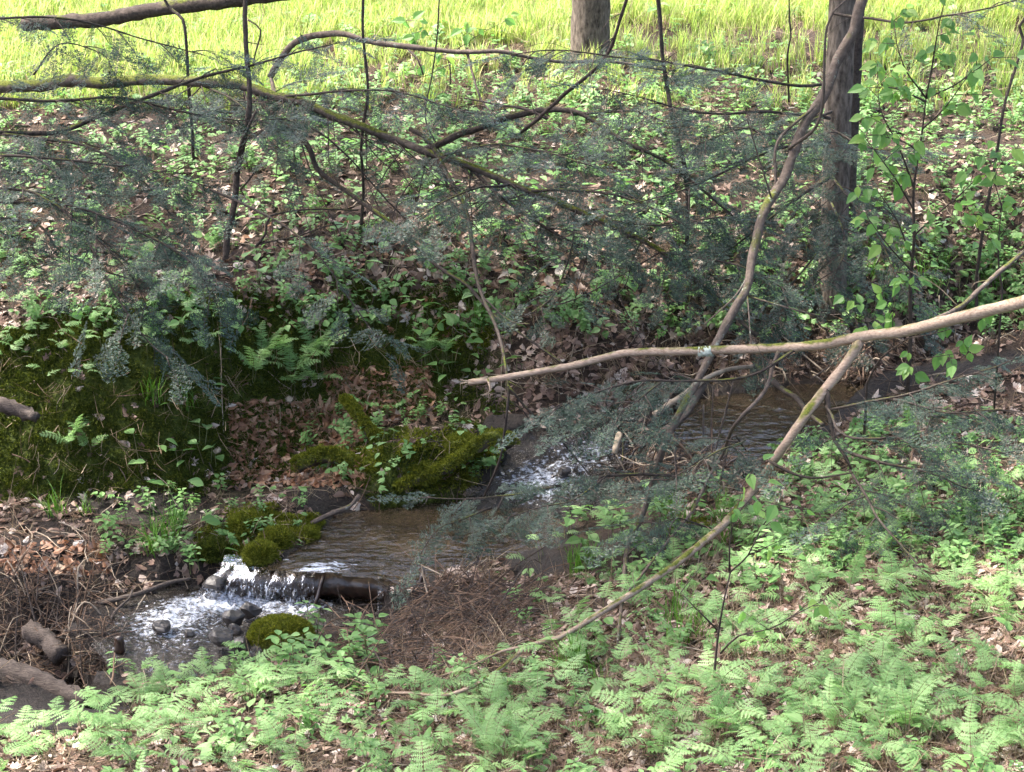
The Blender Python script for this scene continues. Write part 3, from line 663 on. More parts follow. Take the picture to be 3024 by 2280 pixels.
def dry_leaf_mesh(seed, mat, lobed=False):
    lr = np.random.default_rng(seed); mb = MB(); L = 1.0; n1 = np.array([0, 0, 1.0])
    if lobed:
        for k in (-1.05, -.5, 0, .5, 1.05): leaf_geo(mb, np.array([-.25, 0, 0.]), np.array([math.cos(k), math.sin(k), lr.uniform(-.1, .35)]), n1, L * (.85 - .25 * abs(k)), .16, fold=lr.uniform(-.3, .5), curl=lr.uniform(-.3, .3))
    else: leaf_geo(mb, np.array([-.5, 0, 0.]), np.array([1., 0, lr.uniform(-.1, .2)]), n1, L, lr.uniform(.22, .32), fold=lr.uniform(-.5, .8), curl=lr.uniform(-.45, .45))
    return mb.mesh('dry_leaf', [mat])
DRY = [dry_leaf_mesh(60 + k, 'dry_leaf', k % 3 == 2) for k in range(6)]; RUST = [dry_leaf_mesh(70 + k, 'rust_leaf', False) for k in range(4)]
protos('dry', DRY); protos('rust', RUST)
def twig_mesh(seed, mat, r=.012):
    lr = np.random.default_rng(seed); mb = MB(); p = np.array([[-.5, 0, 0], [-.2, lr.normal(0, .05), lr.normal(0, .03)], [.15, lr.normal(0, .06), lr.normal(0, .04)], [.5, lr.normal(0, .05), 0]])
    mb.add(*tube(smooth_line(p, .12), r, r * .5, 5, .1, seed)); return mb.mesh('twig', [mat])
protos('twig', [twig_mesh(80 + k, ('brown_stick', 'pale_stick', 'twig_bark', 'brown_stick')[k % 4]) for k in range(8)])
protos('fine_twig', [twig_mesh(180 + k, ('brown_stick', 'twig_bark', 'grey_deadwood', 'brown_stick')[k % 4], .0048) for k in range(8)])
def moss_mesh(seed, mat):
    lr = np.random.default_rng(seed); mb = MB()
    for k in range(46):
        d = lr.normal(0, 1, 3); d[2] = abs(d[2]) + .2; d /= np.linalg.norm(d); b = d * np.array([.022, .022, .012]); e = b + d * lr.uniform(.006, .016); s = np.cross(d, lr.normal(0, 1, 3)); s = s / np.linalg.norm(s) * .004
        mb.add([b - s, b + s, e], [(0, 1, 2)])
    return mb.mesh('moss_tuft', [mat])
protos('moss', [moss_mesh(90 + k, 'moss') for k in range(3)]); protos('bright_moss', [moss_mesh(94 + k, 'bright_moss') for k in range(3)])
def canopy_mesh(seed, mat='canopy_leaf', n=70, r=.55, L=.11):
    lr = np.random.default_rng(seed); mb = MB()
    for k in range(n):
        d = lr.normal(0, .45, 3) * r; d[2] *= .5; a = lr.uniform(0, 6.28); leaf_geo(mb, d, np.array([math.cos(a), math.sin(a), lr.normal(-.2, .3)]), np.array([lr.normal(0, .4), lr.normal(0, .4), 1]), L * lr.uniform(.8, 1.4), L * .33)
    return mb.mesh('leaf_cluster', [mat])
protos('canopy', [canopy_mesh(100 + k) for k in range(3)])

# ------------------------------------------------------------------ trees
def limb_line(pts, step=.05): return smooth_line([at(u, v, y) for u, v, y in pts], step)
def foliage(line, parent, seed, f0=.1, f1=1.0, gap=.10, slen=.30, droop=.18, dens=.095, scale=1.0, tilt=.35, twigs=True):
    """flat hemlock side shoots with needle sprays along a limb"""
    lr = np.random.default_rng(seed); seg = np.linalg.norm(np.diff(line, axis=0), axis=1); cum = np.concatenate([[0], np.cumsum(seg)]); tot = cum[-1]
    mb = MB(); P, X, Zv, sc = [], [], [], []; s = tot * f0; side = 1; up = np.array([0, 0, 1.0])
    while s < tot * f1:
        p = np.array([np.interp(s, cum, line[:, j]) for j in range(3)]); p2 = np.array([np.interp(min(tot, s + .03), cum, line[:, j]) for j in range(3)])
        t = p2 - p; t = t / (np.linalg.norm(t) + 1e-9) if np.linalg.norm(t) > 1e-6 else np.array([1., 0, 0])
        w = np.cross(t, up); w /= np.linalg.norm(w) + 1e-9
        x = s / tot; ln = slen * lr.uniform(.5, 1.25) * (1.15 - .55 * x); an = R(lr.uniform(38, 66))
        d = t * math.cos(an) + side * w * math.sin(an) + up * lr.normal(-.05, .22); d /= np.linalg.norm(d)
        e = p + d * ln - up * droop * ln * lr.uniform(.4, 1.8); m = (p + e) / 2 + up * ln * .06
        q = smooth_line([p, m, e], .05)
        if twigs: mb.add(*tube(q, .0042, .0014, 5, .1, int(s * 1000)))
        k = max(2, int(ln / dens)); sd = 1
        for i in range(k + 1):
            f = (i + .4) / (k + .4); b = q[min(len(q) - 1, int(f * (len(q) - 1)))]
            if i == k: dd = e - p; b = q[-1]
            else:
                a2 = R(lr.uniform(30, 60)) * sd; dh = (e - p) / (np.linalg.norm(e - p) + 1e-9); ww = np.cross(up, dh); ww /= np.linalg.norm(ww) + 1e-9; dd = dh * math.cos(a2) + ww * math.sin(a2) + up * lr.normal(-.18, .15); sd = -sd
            P.append(b); X.append(dd); Zv.append(up + lr.normal(0, tilt, 3) + np.array([0, -.25, 0])); sc.append(scale * lr.uniform(.55, 1.0) * (1.0 if i == k else .8))
        side = -side; s += 1.25 * gap * lr.uniform(.5, 1.5)
    P.append(line[-1]); X.append(line[-1] - line[-3]); Zv.append(up); sc.append(scale)
    if twigs and mb.n: part('twigs', mb, ['twig_bark'], parent, kind='stuff')
    return scatter('foliage', 'spray', P, eul_from_axes(np.array(X), np.array(Zv)), sc, parent=parent)
def bough(tree, pts, r0, r1, mat='dark_bark', seed=0, fol=None, name='bough', sides=7, wob=.010, extra=()):
    ln = limb_line(pts); mb = MB(); V_, f = tube(ln, r0, r1, sides, .10, seed, wob=wob); mb.add(V_, f)
    axis = V_.reshape(len(ln), sides, 3).mean(1)
    lr = np.random.default_rng(seed + 77)
    for k in range(int(len(ln) / 6)):        # dead side twigs
        i = lr.integers(2, len(ln) - 2); d = lr.normal(0, 1, 3); d[2] -= .2; d /= np.linalg.norm(d); L = lr.uniform(.06, .36); q = smooth_line([axis[i], axis[i] + d * L * .5 + lr.normal(0, .015, 3), axis[i] + d * L + np.array([0, 0, -.03])], .04)
        mb.add(*tube(q, max(.0016, r1 * .35), .0010, 4, .1, k))
    o = part(name, mb, [mat], tree)
    if fol: foliage(axis, o, seed + 5, **fol)
    return o, axis
def base_of(p): return (float(p[0]), float(p[1]), float(H(p[0], p[1])))
def crown(tree, c, r, n, seed):
    lr = np.random.default_rng(seed); d = lr.normal(0, 1, (n, 3)); d /= np.linalg.norm(d, axis=1)[:, None]; q = d * (lr.random(n) ** .4)[:, None] * np.array(r) + np.array(c)
    q = q[fbm(q[:, 0] * .45, q[:, 1] * .45 + q[:, 2] * .2, seed, 2) > -.45]
    scatter('crown', 'canopy', q, np.stack([lr.normal(0, .3, len(q)), lr.normal(0, .3, len(q)), lr.uniform(0, 6.28, len(q))], 1), lr.uniform(.9, 1.7, len(q)), parent=tree)
def big_tree(name, base, lean, h, r, mat, label, cat, cr, ncl, seed, cz=9.0):
    t = thing(name, base, label, cat); b = np.array(base); pts = [b - [0, 0, .15], b + [lean[0] * .1, lean[1] * .1, h * .15], b + [lean[0] * .5, lean[1] * .5, h * .5], b + [lean[0], lean[1], h]]
    ln = smooth_line(pts, .12); mb = MB(); V_, f = tube(ln, r * 1.12, r * .35, 16, .035, seed)
    V_ = V_.reshape(-1, 16, 3); fl = np.clip(1 - (np.arange(len(V_)) * .12) / .35, 0, 1) ** 2 * .45; cen = V_.mean(1, keepdims=True)
    V_ = cen + (V_ - cen) * (1 + fl[:, None, None] * (1 + .4 * np.sin(np.arange(16) * 2.4))[None, :, None]); mb.add(V_.reshape(-1, 3), f); part('trunk', mb, [mat], t)
    lr = np.random.default_rng(seed); mb = MB()
    for k in range(9):
        a = lr.uniform(0, 6.28); i = int(len(ln) * lr.uniform(.6, .95)); e = ln[i] + np.array([math.cos(a), math.sin(a), lr.uniform(.1, .5)]) * lr.uniform(.5, .9) * cr[0]; mb.add(*tube(smooth_line([ln[i], (ln[i] + e) / 2 + [0, 0, .3], e], .2), r * .3, .02, 6, .05, k))
    part('limbs', mb, [mat], t); crown(t, b + [lean[0], lean[1], cz], cr, ncl, seed + 3); return t

# trees whose trunks stand in the picture and the neighbours whose shade falls on the stream
g = base_of(g1(1742, 190)); big_tree('beech_tree', g, (.15, .2, 0), 9.5, .155, 'grey_bark', 'straight grey-brown tree trunk rising from the sunlit far slope', 'tree', (4.2, 3.6, 2.2), 40, 201)
g = base_of(g1(2455, 870)); hem = big_tree('hemlock_tree', g, (-.10, .1, 0), 10.5, .088, 'grey_bark', 'rough brown trunk draped in hemlock sprays on the far bank', 'tree', (4.0, 3.6, 2.0), 100, 202)
g2 = base_of(g1(2500, 640)); big_tree('slim_tree', g2, (.05, .05, 0), 9.0, .05, 'dark_bark', 'slim dark trunk right behind the hemlock trunk', 'tree', (2.4, 2.4, 1.6), 40, 203)
EDGE = 'tree beyond the picture edge shading the stream'
for k, (x, y, ncl, cr) in enumerate(((-7.5, 15.5, 75, (4.6, 4.2, 2.2)), (-6.5, 9.0, 70, (5.0, 4.4, 2.2)), (7.2, 11.0, 130, (4.8, 4.4, 2.2)), (7.6, 17.5, 130, (4.2, 3.6, 2.0)), (-3.4, 2.2, 80, (4.6, 5.0, 2.0)), (3.8, 1.2, 80, (4.8, 5.0, 2.0)))):
    big_tree('shade_tree', (x, y, float(H(x, y))), (-x * .22, (13 - y) * .12, 0), 10, .2, 'grey_bark', EDGE, 'tree', cr, ncl, 210 + k, 9.5)
    bpy.data.objects[[o.name for o in C.objects if o.name.startswith('shade_tree')][-1]]['group'] = 'trees around the stream outside the picture'

F = dict
# the hemlock toppled across the stream
pts = [(-900, 420, 16.6), (-300, 300, 16.0), (0, 258, 15.6), (300, 243, 15.3), (560, 246, 15.0), (830, 285, 14.7), (1000, 345, 14.4), (1180, 420, 14.2), (1350, 480, 14.0), (1550, 560, 13.8), (1760, 640, 13.5), (1950, 745, 13.2), (2130, 890, 13.0), (2240, 990, 12.9)]
ln = limb_line(pts); top = thing('toppled_hemlock', base_of(ln[0]), 'mossy hemlock toppled at a slant over the stream, branches full of needles', 'fallen tree')
mb = MB(); mb.add(*tube(np.vstack([[ln[0] - [0.3, -.1, .5]], ln]), .068, .012, 12, .09, 1, taper=.8, wob=.012)); part('trunk', mb, ['mossy_bark'], top); 
sub = limb_line(pts[4:]); foliage(sub, top, 300, .02, 1, gap=.11, slen=.34, dens=.08)
bough(top, [(770, 300, 14.75), (890, 420, 14.4), (930, 500, 14.3), (1000, 545, 14.2), (1110, 620, 14.0), (1200, 700, 13.8), (1300, 790, 13.6), (1380, 850, 13.4), (1460, 925, 13.2), (1560, 1000, 13.0), (1665, 1075, 12.8)], .021, .006, seed=301)
bough(top, [(1250, 445, 14.15), (1400, 385, 14.0), (1500, 345, 13.9), (1620, 330, 13.8), (1720, 345, 13.7), (1850, 420, 13.5), (1960, 475, 13.4), (2080, 570, 13.3), (2180, 660, 13.2)], .026, .006, seed=302, fol=F(f0=.45, gap=.09, slen=.30))
bough(top, [(1690, 338, 13.75), (1850, 325, 13.5), (1910, 340, 13.4), (1990, 380, 13.3)], .011, .004, seed=303, fol=F(f0=.5, gap=.12, slen=.2))
bough(top, [(1540, 390, 13.9), (1600, 335, 13.6), (1650, 300, 13.5), (1750, 215, 13.3), (1800, 150, 13.2), (1830, 60, 13.1), (1870, -60, 13.0)], .013, .010, 'twig_bark', seed=304)
bough(top, [(1370, 290, 14.0), (1470, 305, 13.9), (1550, 318, 13.8), (1610, 350, 13.7)], .004, .010, 'twig_bark', seed=305)
bough(top, [(1380, 490, 14.0), (1500, 590, 13.7), (1650, 690, 13.4), (1800, 760, 13.1)], .014, .004, seed=306, fol=F(gap=.08, slen=.34))
bough(top, [(1500, 545, 13.8), (1400, 560, 13.4), (1300, 600, 13.1), (1220, 650, 12.9)], .010, .003, seed=307, fol=F(gap=.09, slen=.26))
bough(top, [(1300, 460, 14.1), (1450, 430, 13.6), (1600, 450, 13.3), (1750, 480, 13.0)], .010, .003, seed=308, fol=F(gap=.09, slen=.28))
bough(top, [(1560, 565, 13.8), (1750, 570, 13.4), (1900, 600, 13.1), (2050, 680, 12.9)], .012, .003, seed=309, fol=F(gap=.08, slen=.34))
bough(top, [(830, 285, 14.7), (1000, 270, 14.3), (1200, 280, 14.0), (1400, 330, 13.7)], .010, .003, seed=310, fol=F(gap=.09, slen=.26))
bough(top, [(1950, 745, 13.2), (2050, 760, 12.9), (2200, 800, 12.7), (2330, 860, 12.5)], .010, .003, seed=311, fol=F(gap=.08, slen=.32))
bough(top, [(1780, 650, 13.5), (1950, 660, 13.2), (2120, 640, 12.9)], .009, .003, seed=312, fol=F(gap=.08, slen=.36))
bough(top, [(600, 250, 15.0), (720, 320, 14.5), (800, 420, 14.1), (840, 520, 13.9)], .008, .003, seed=313, fol=F(gap=.10, slen=.26))
bough(top, [(1700, 620, 13.6), (1680, 760, 13.2), (1640, 870, 12.9), (1560, 930, 12.7)], .008, .003, seed=314, fol=F(gap=.14, slen=.24))
lrT = np.random.default_rng(390)
for k in range(34):                        # bare dead twigs hanging off the toppled stem
    i = lrT.integers(int(len(sub) * .02), int(len(sub) * .85)); p = sub[i]; a = lrT.uniform(-.2, .9) if k % 3 else lrT.uniform(-1.2, -.4); L = lrT.uniform(.5, 1.3); d = np.array([math.sin(a), lrT.normal(-.25, .3), -math.cos(a) * lrT.uniform(.3, 1)]); d /= np.linalg.norm(d)
    q = [p]
    for t in range(4): d = d + lrT.normal(0, .16, 3); d /= np.linalg.norm(d); q.append(q[-1] + d * L / 4)
    q = smooth_line(q, .05); mb = MB(); mb.add(*tube(q, .0055, .0018, 5, .1, k))
    for t in range(3): j = lrT.integers(2, len(q) - 1); e = q[j] + (d + lrT.normal(0, .6, 3)) * lrT.uniform(.08, .25); mb.add(*tube(smooth_line([q[j], e], .05), .0025, .001, 4, .1, t))
    part('dead_twig', mb, ['twig_bark'], top)
# hemlock at the side whose boughs sweep in
x0, y0 = -4.9, 12.6; lh = big_tree('hemlock_tree', (x0, y0, float(H(x0, y0))), (.2, .1, 0), 10, .12, 'grey_bark', 'hemlock whose drooping bluish boughs hang over the mossy bank', 'tree', (3.6, 3.4, 2.0), 55, 220)
LB = [([(-560, 380, 12.7), (-100, 395, 12.9), (140, 388, 13.0), (280, 345, 13.1), (450, 282, 13.2), (650, 215, 13.3), (830, 165, 13.4), (1010, 112, 13.5)], .024, .004, F(f0=.3, gap=.10, slen=.32)),
      ([(0, 395, 12.95), (180, 415, 12.8), (300, 455, 12.6), (420, 540, 12.4), (500, 640, 12.3)], .012, .003, F(gap=.10, slen=.26)),
      ([(-560, 560, 12.7), (-100, 470, 12.5), (150, 470, 12.4), (400, 500, 12.4), (620, 560, 12.4)], .015, .003, F(f0=.35, gap=.08, slen=.34)),
      ([(-560, 620, 12.6), (-50, 560, 12.2), (150, 590, 12.0), (280, 690, 11.9), (380, 800, 11.8), (440, 920, 11.75)], .015, .003, F(f0=.35, gap=.075, slen=.32)),
      ([(-560, 640, 12.6), (0, 600, 12.2), (250, 620, 12.0), (450, 700, 11.9), (600, 800, 11.8)], .015, .003, F(f0=.4, gap=.075, slen=.32)),
      ([(250, 690, 11.9), (330, 850, 11.7), (430, 1000, 11.6), (530, 1080, 11.55)], .008, .0025, F(gap=.10, slen=.20)),
      ([(-560, 300, 12.7), (-100, 290, 12.9), (120, 300, 13.0), (330, 290, 13.1), (520, 330, 13.2), (700, 360, 13.3), (850, 350, 13.4)], .016, .003, F(f0=.35, gap=.08, slen=.34)),
      ([(-560, 100, 12.7), (-100, 60, 12.9), (200, 55, 13.0), (420, 110, 13.1), (600, 160, 13.1)], .012, .003, F(f0=.45, gap=.12, slen=.26)),
      ([(-560, 660, 12.6), (50, 650, 12.3), (180, 740, 12.1), (300, 800, 12.0), (420, 840, 11.9)], .014, .004, None),
      ([(620, 560, 12.4), (800, 640, 12.2), (950, 760, 12.0), (1050, 900, 11.9), (1130, 1030, 11.85)], .008, .0025, F(f0=.45, gap=.10, slen=.24)),
      ([(-560, 700, 12.6), (-100, 650, 12.2), (30, 700, 12.0), (100, 780, 11.9)], .012, .003, F(f0=.4, gap=.10, slen=.26)),
      ([(450, 700, 11.9), (560, 780, 11.7), (640, 900, 11.6)], .006, .0025, F(gap=.09, slen=.22)),
      ([(100, 220, 13.0), (170, 130, 12.9), (300, 160, 12.8), (330, 200, 12.8)], .006, .002, F(f0=.4, gap=.13, slen=.2))]
for k, (p, a, b, f) in enumerate(LB): bough(lh, p, a, b, seed=330 + k, fol=f)
# boughs of the hemlock on the far bank
RB = [([(2450, 250, 13.9), (2250, 240, 13.5), (2050, 200, 13.2), (1850, 170, 13.0), (1650, 140, 12.9), (1500, 150, 12.9)], .012, .003, F(f0=.25, gap=.085, slen=.32)),
      ([(2450, 350, 13.9), (2250, 330, 13.5), (2050, 330, 13.2), (1900, 290, 13.0), (1780, 270, 12.9)], .012, .003, F(f0=.2, gap=.085, slen=.32)),
      ([(2450, 420, 13.9), (2300, 440, 13.4), (2150, 500, 13.1), (2000, 560, 12.9), (1850, 600, 12.8)], .012, .003, F(f0=.15, gap=.085, slen=.34)),
      ([(2455, 520, 13.9), (2330, 600, 13.5), (2200, 700, 13.2), (2080, 790, 13.0)], .012, .003, F(f0=.15, gap=.08, slen=.36)),
      ([(2455, 380, 13.9), (2550, 430, 13.5), (2650, 440, 13.3), (2760, 420, 13.2)], .008, .003, F(gap=.09, slen=.28)),
      ([(2455, 520, 13.9), (2520, 600, 13.4), (2600, 700, 13.2), (2650, 820, 13.0), (2700, 900, 12.9)], .010, .003, F(gap=.085, slen=.32)),
      ([(2455, 650, 13.9), (2400, 760, 13.3), (2330, 860, 13.1), (2300, 960, 13.0)], .010, .003, F(gap=.09, slen=.34)),
      ([(2455, 330, 13.9), (2300, 400, 13.3), (2200, 380, 13.0), (2050, 430, 12.8)], .010, .003, F(gap=.085, slen=.34)),
      ([(2455, 600, 13.9), (2500, 720, 13.2), (2450, 850, 12.9), (2560, 960, 12.8)], .009, .003, F(gap=.085, slen=.3)),
      ([(2460, 40, 13.9), (2650, 60, 13.4), (2800, 50, 13.1), (2960, 10, 13.0), (3100, -30, 13.0)], .010, .003, F(f0=.45, gap=.12, slen=.28))]
for k, (p, a, b, f) in enumerate(RB): bough(hem, p, a, b, seed=360 + k, fol=f)

# the big bare limb hung over the stream, with its long sweeping fork
bl = [(3700, 690, 9.9), (3300, 810, 10.3), (3024, 893, 10.6), (2800, 945, 10.8), (2640, 985, 10.95), (2540, 1000, 11.05), (2300, 1030, 11.25), (2060, 1040, 11.45), (1850, 1050, 11.6), (1650, 1085, 11.7), (1500, 1112, 11.75), (1385, 1127, 11.8)]
ln = limb_line(bl); fb = thing('fallen_limb', (4.3, 9.6, float(H(4.3, 9.6))), 'long pale barkless limb slanting across the stream with a broken end', 'branch')
_p0 = ln[0]; ln2 = np.vstack([smooth_line([[4.3, 9.6, float(H(4.3, 9.6)) - .1], [4.0, 9.7, 1.9], _p0], .06)[:-1], ln])
mb = MB(); mb.add(*tube(ln2, .046, .017, 12, .05, 1, wob=.006)); part('limb', mb, ['bare_wood'], fb)
mb = MB()
for k in range(5): e = at(1385 - 30 + 14 * k % 20, 1122 + 4 * k, 11.8); mb.add(*tube(smooth_line([ln[-3] + np.array([0, 0, .008 * (k - 2)]), e], .03), .006, .001, 5, .1, k))
part('splintered_end', mb, ['pale_stick'], fb)
bark_mat('lichen', (0.30, 0.34, 0.29), (0.50, 0.54, 0.48), scale=60)
lx = limb_line([(2104, 1036, 11.41), (2085, 1037, 11.43), (2064, 1038, 11.45)], .008); mb = MB(); mb.add(*tube(lx, .0268, .0262, 16, .13, 4)); part('lichen_patch', mb, ['lichen'], fb)
def gy(u, v, off): return (u, v, float(g1(u, v)[1]) - off)
fork = [(2540, 1003, 11.05), (2500, 1070, 11.0), (2440, 1155, 10.95), (2330, 1290, 10.8), gy(2200, 1480, .75), gy(2060, 1610, .6), gy(1900, 1730, .6), gy(1780, 1810, .52), gy(1650, 1885, .44), gy(1560, 1905, .42), gy(1450, 1985, .4), gy(1330, 2045, .36), gy(1220, 2050, .32), gy(1110, 2058, .26)]
bough(fb, fork, .027, .006, 'bare_wood', seed=380, name='fork', sides=9, wob=.008)
bough(fb, [(2700, 975, 10.9), (2830, 910, 11.2), (2900, 850, 11.4), (2960, 790, 11.6), (3060, 710, 11.9)], .014, .012, 'lichen_bark', seed=381, name='fork')
bough(fb, [gy(1570, 1905, .42), gy(1480, 1925, .42), gy(1380, 1970, .4), gy(1280, 2000, .36), gy(1200, 2020, .3)], .007, .003, 'bare_wood', seed=382, name='fork')
bough(fb, [(2300, 1040, 11.2), (2280, 1090, 11.2), (2265, 1150, 11.1), (2180, 1250, 11.0), gy(2120, 1370, .9), gy(2020, 1540, .6), gy(1930, 1660, .5), gy(1840, 1760, .42)], .011, .006, 'lichen_bark', seed=383, name='fork')
bough(fb, [(1440, 1120, 11.75), (1445, 1150, 11.7), (1425, 1175, 11.7)], .008, .002, 'bare_wood', seed=384, name='fork')
EV = [([(2440, 1150, 10.95), (2450, 1210, 10.9), (2470, 1290, 10.85), (2500, 1350, 10.8), (2510, 1390, 10.8)], .016, .006, None),
      ([(2490, 1330, 10.8), (2560, 1350, 10.7), (2650, 1375, 10.6), (2760, 1400, 10.5), (2860, 1440, 10.4)], .009, .003, F(f0=.3, gap=.09, slen=.28)),
      ([(2450, 1210, 10.9), (2560, 1190, 10.7), (2680, 1170, 10.6), (2800, 1130, 10.5), (2960, 1080, 10.4)], .008, .003, F(f0=.3, gap=.085, slen=.32)),
      ([(2270, 1360, 10.8), (2330, 1395, 10.7), (2400, 1412, 10.65), (2520, 1390, 10.6)], .009, .004, None),
      ([(2510, 1390, 10.8), (2560, 1460, 10.5), (2600, 1540, 10.2), gy(2690, 1650, .3), gy(2770, 1790, .05)], .008, .003, F(f0=.1, f1=.5, gap=.08, slen=.28)),
      ([(2440, 1200, 10.9), (2500, 1290, 10.5), (2640, 1290, 10.3), (2800, 1300, 10.2), (2980, 1350, 10.1)], .008, .003, F(f0=.3, gap=.08, slen=.34)),
      ([(2640, 1180, 10.6), (2800, 1220, 10.3), (2950, 1210, 10.2), (3100, 1230, 10.1)], .007, .003, F(gap=.085, slen=.32)),
      ([(2350, 1030, 11.2), (2200, 1110, 11.1), (2050, 1120, 11.1), (1900, 1120, 11.1), (1780, 1150, 11.05), (1660, 1200, 11.0), (1590, 1240, 11.0)], .009, .003, F(f0=.4, gap=.07, slen=.28)),
      ([(1950, 1130, 11.1), (1850, 1200, 10.9), (1760, 1240, 10.85)], .006, .002, F(gap=.08, slen=.2)),
      ([(2080, 1430, 10.8), (1950, 1400, 10.8), (1800, 1400, 10.8), (1650, 1430, 10.8), (1500, 1465, 10.8), (1380, 1470, 10.8), (1240, 1455, 10.8)], .009, .003, F(f0=.1, gap=.10, slen=.19)),
      ([(1800, 1400, 10.8), (1700, 1480, 10.6), (1600, 1500, 10.5), (1500, 1530, 10.45)], .006, .002, F(gap=.10, slen=.17)),
      ([(1450, 1500, 10.8), (1380, 1530, 10.6), (1300, 1560, 10.5), (1240, 1640, 10.45)], .006, .002, F(f0=.1, f1=.6, gap=.13, slen=.12)),
      ([(2200, 1300, 10.9), (2140, 1330, 10.7), (2060, 1380, 10.6), (1960, 1420, 10.5)], .006, .002, F(gap=.09, slen=.24)),
      ([(2100, 1560, 10.6), (2000, 1540, 10.5), (1900, 1560, 10.4)], .005, .002, F(gap=.10, slen=.2)),
      ([(2280, 1560, 10.5), (2200, 1620, 10.4), (2080, 1690, 10.3)], .005, .002, None)]
for k, (p, a, b, f) in enumerate(EV): bough(fb, p, a, b, seed=400 + k, fol=f)

# the thin lichened trunk leaning out of the far hemlock, and other bare stems
def bare(name, pts, r0, r1, mat, label, cat='branch', seed=0, ground=None, group=None, kids=()):
    ln = limb_line(pts); e = ln[-1] if ground is None else ln[ground]; t = thing(name, base_of(e) if ground is not None else tuple(ln[-1]), label, cat, group)
    mb = MB(); mb.add(*tube(ln, r0, r1, 9, .09, seed, wob=.006))
    lr = np.random.default_rng(seed)
    for k in range(len(ln) // 10):
        i = lr.integers(1, len(ln) - 1); d = lr.normal(0, 1, 3); d /= np.linalg.norm(d); L = lr.uniform(.05, .22); mb.add(*tube(smooth_line([ln[i], ln[i] + d * L * .5 + lr.normal(0, .012, 3), ln[i] + d * L], .04), min(.004, r1), .001, 4, .1, k))
    part('stem', mb, [mat], t)
    for k, (q, a, b) in enumerate(kids): mb = MB(); mb.add(*tube(limb_line(q), a, b, 7, .1, seed + k + 1, wob=.004)); part('side_branch', mb, [mat], t)
    return t
bare('leaning_stem', [(2600, -120, 13.2), (2545, 0, 13.1), (2520, 90, 13.05), (2475, 170, 13.0), (2430, 290, 12.9), (2375, 370, 12.8), (2320, 520, 12.6), (2260, 620, 12.4), (2225, 740, 12.2), (2205, 850, 12.0), (2180, 890, 11.95), (2110, 1030, 11.7), (2060, 1130, 11.55), (2020, 1200, 11.4), (1960, 1320, 11.2), gy(1910, 1500, .7), gy(1860, 1600, .5), gy(1835, 1760, .3), gy(1830, 1905, .1)], .034, .007, 'lichen_bark', 'crooked lichen-patched stem leaning across the hemlock trunk', 'branch', 420, -1,
     kids=[([(2410, 310, 12.85), (2300, 420, 12.7), (2290, 560, 12.6), (2240, 700, 12.4), (2190, 850, 12.2), (2080, 960, 12.0)], .010, .004), ([(2280, 590, 12.45), (2240, 470, 12.3), (2200, 340, 12.2)], .006, .003), ([(2330, 440, 12.7), (2420, 350, 12.5), (2440, 80, 12.4), (2500, 0, 12.4)], .010, .006),
           ([(2205, 860, 12.0), (2215, 960, 11.8), (2225, 1060, 11.7)], .005, .003), ([(2210, 875, 12.0), (2330, 910, 11.9), (2430, 935, 11.9)], .006, .003), ([gy(1835, 1860, .15), gy(1800, 1990, .1), gy(1785, 2030, .0)], .005, .003), ([gy(1832, 1895, .1), gy(1865, 1980, .05), gy(1880, 2035, 0)], .005, .003)])
bare('dead_branch', [(1210, 380, 14.1), (1270, 420, 14.0), (1330, 530, 13.8), (1375, 620, 13.5), (1400, 760, 13.0), (1430, 880, 12.7), (1470, 980, 12.4), (1495, 1090, 12.0), (1500, 1160, 11.9), (1487, 1260, 11.9), (1478, 1340, 12.0), (1455, 1400, 12.1), (1420, 1470, 12.2)], .016, .006, 'dark_bark', 'thin crooked dead stem dropping behind the bare limb into the stream', 'branch', 430, -1,
     kids=[([(1500, 1140, 11.9), (1560, 1210, 11.9), (1640, 1280, 11.9), (1700, 1350, 12.0), (1760, 1420, 12.0)], .007, .004), ([(1480, 1170, 11.9), (1540, 1210, 11.9), (1590, 1290, 12.0)], .005, .002), ([(1430, 880, 12.7), (1510, 950, 12.5), (1560, 960, 12.3)], .005, .002)])
bare('arched_branch', [(800, 225, 15.6), (830, 175, 15.5), (870, 125, 15.4), (930, 102, 15.3), (1010, 98, 15.2), (1090, 125, 15.1), (1200, 135, 15.0), (1350, 152, 14.9), (1470, 152, 14.8), (1520, 160, 14.8), (1650, 180, 14.9), (1800, 180, 15.0), (1960, 205, 15.1)], .026, .008, 'lichen_bark', 'arched grey dead branch in front of the sunlit meadow', 'branch', 440, None,
     kids=[([(1200, 138, 15.0), (1235, 180, 14.9), (1250, 225, 14.9)], .009, .005), ([(1378, 152, 14.9), (1400, 230, 14.8), (1425, 300, 14.7), (1470, 350, 14.6)], .010, .004), ([(800, 225, 15.6), (815, 290, 15.4), (840, 330, 15.2)], .014, .010)])
bare('dark_log', [(70, 70, 17.2), (200, 62, 17.1), (350, 48, 17.0), (480, 25, 16.9), (640, 5, 16.8), (900, -30, 16.6), (1150, -70, 16.5)], .055, .06, 'dark_bark', 'thick dark broken limb in front of the bright meadow', 'branch', 450)
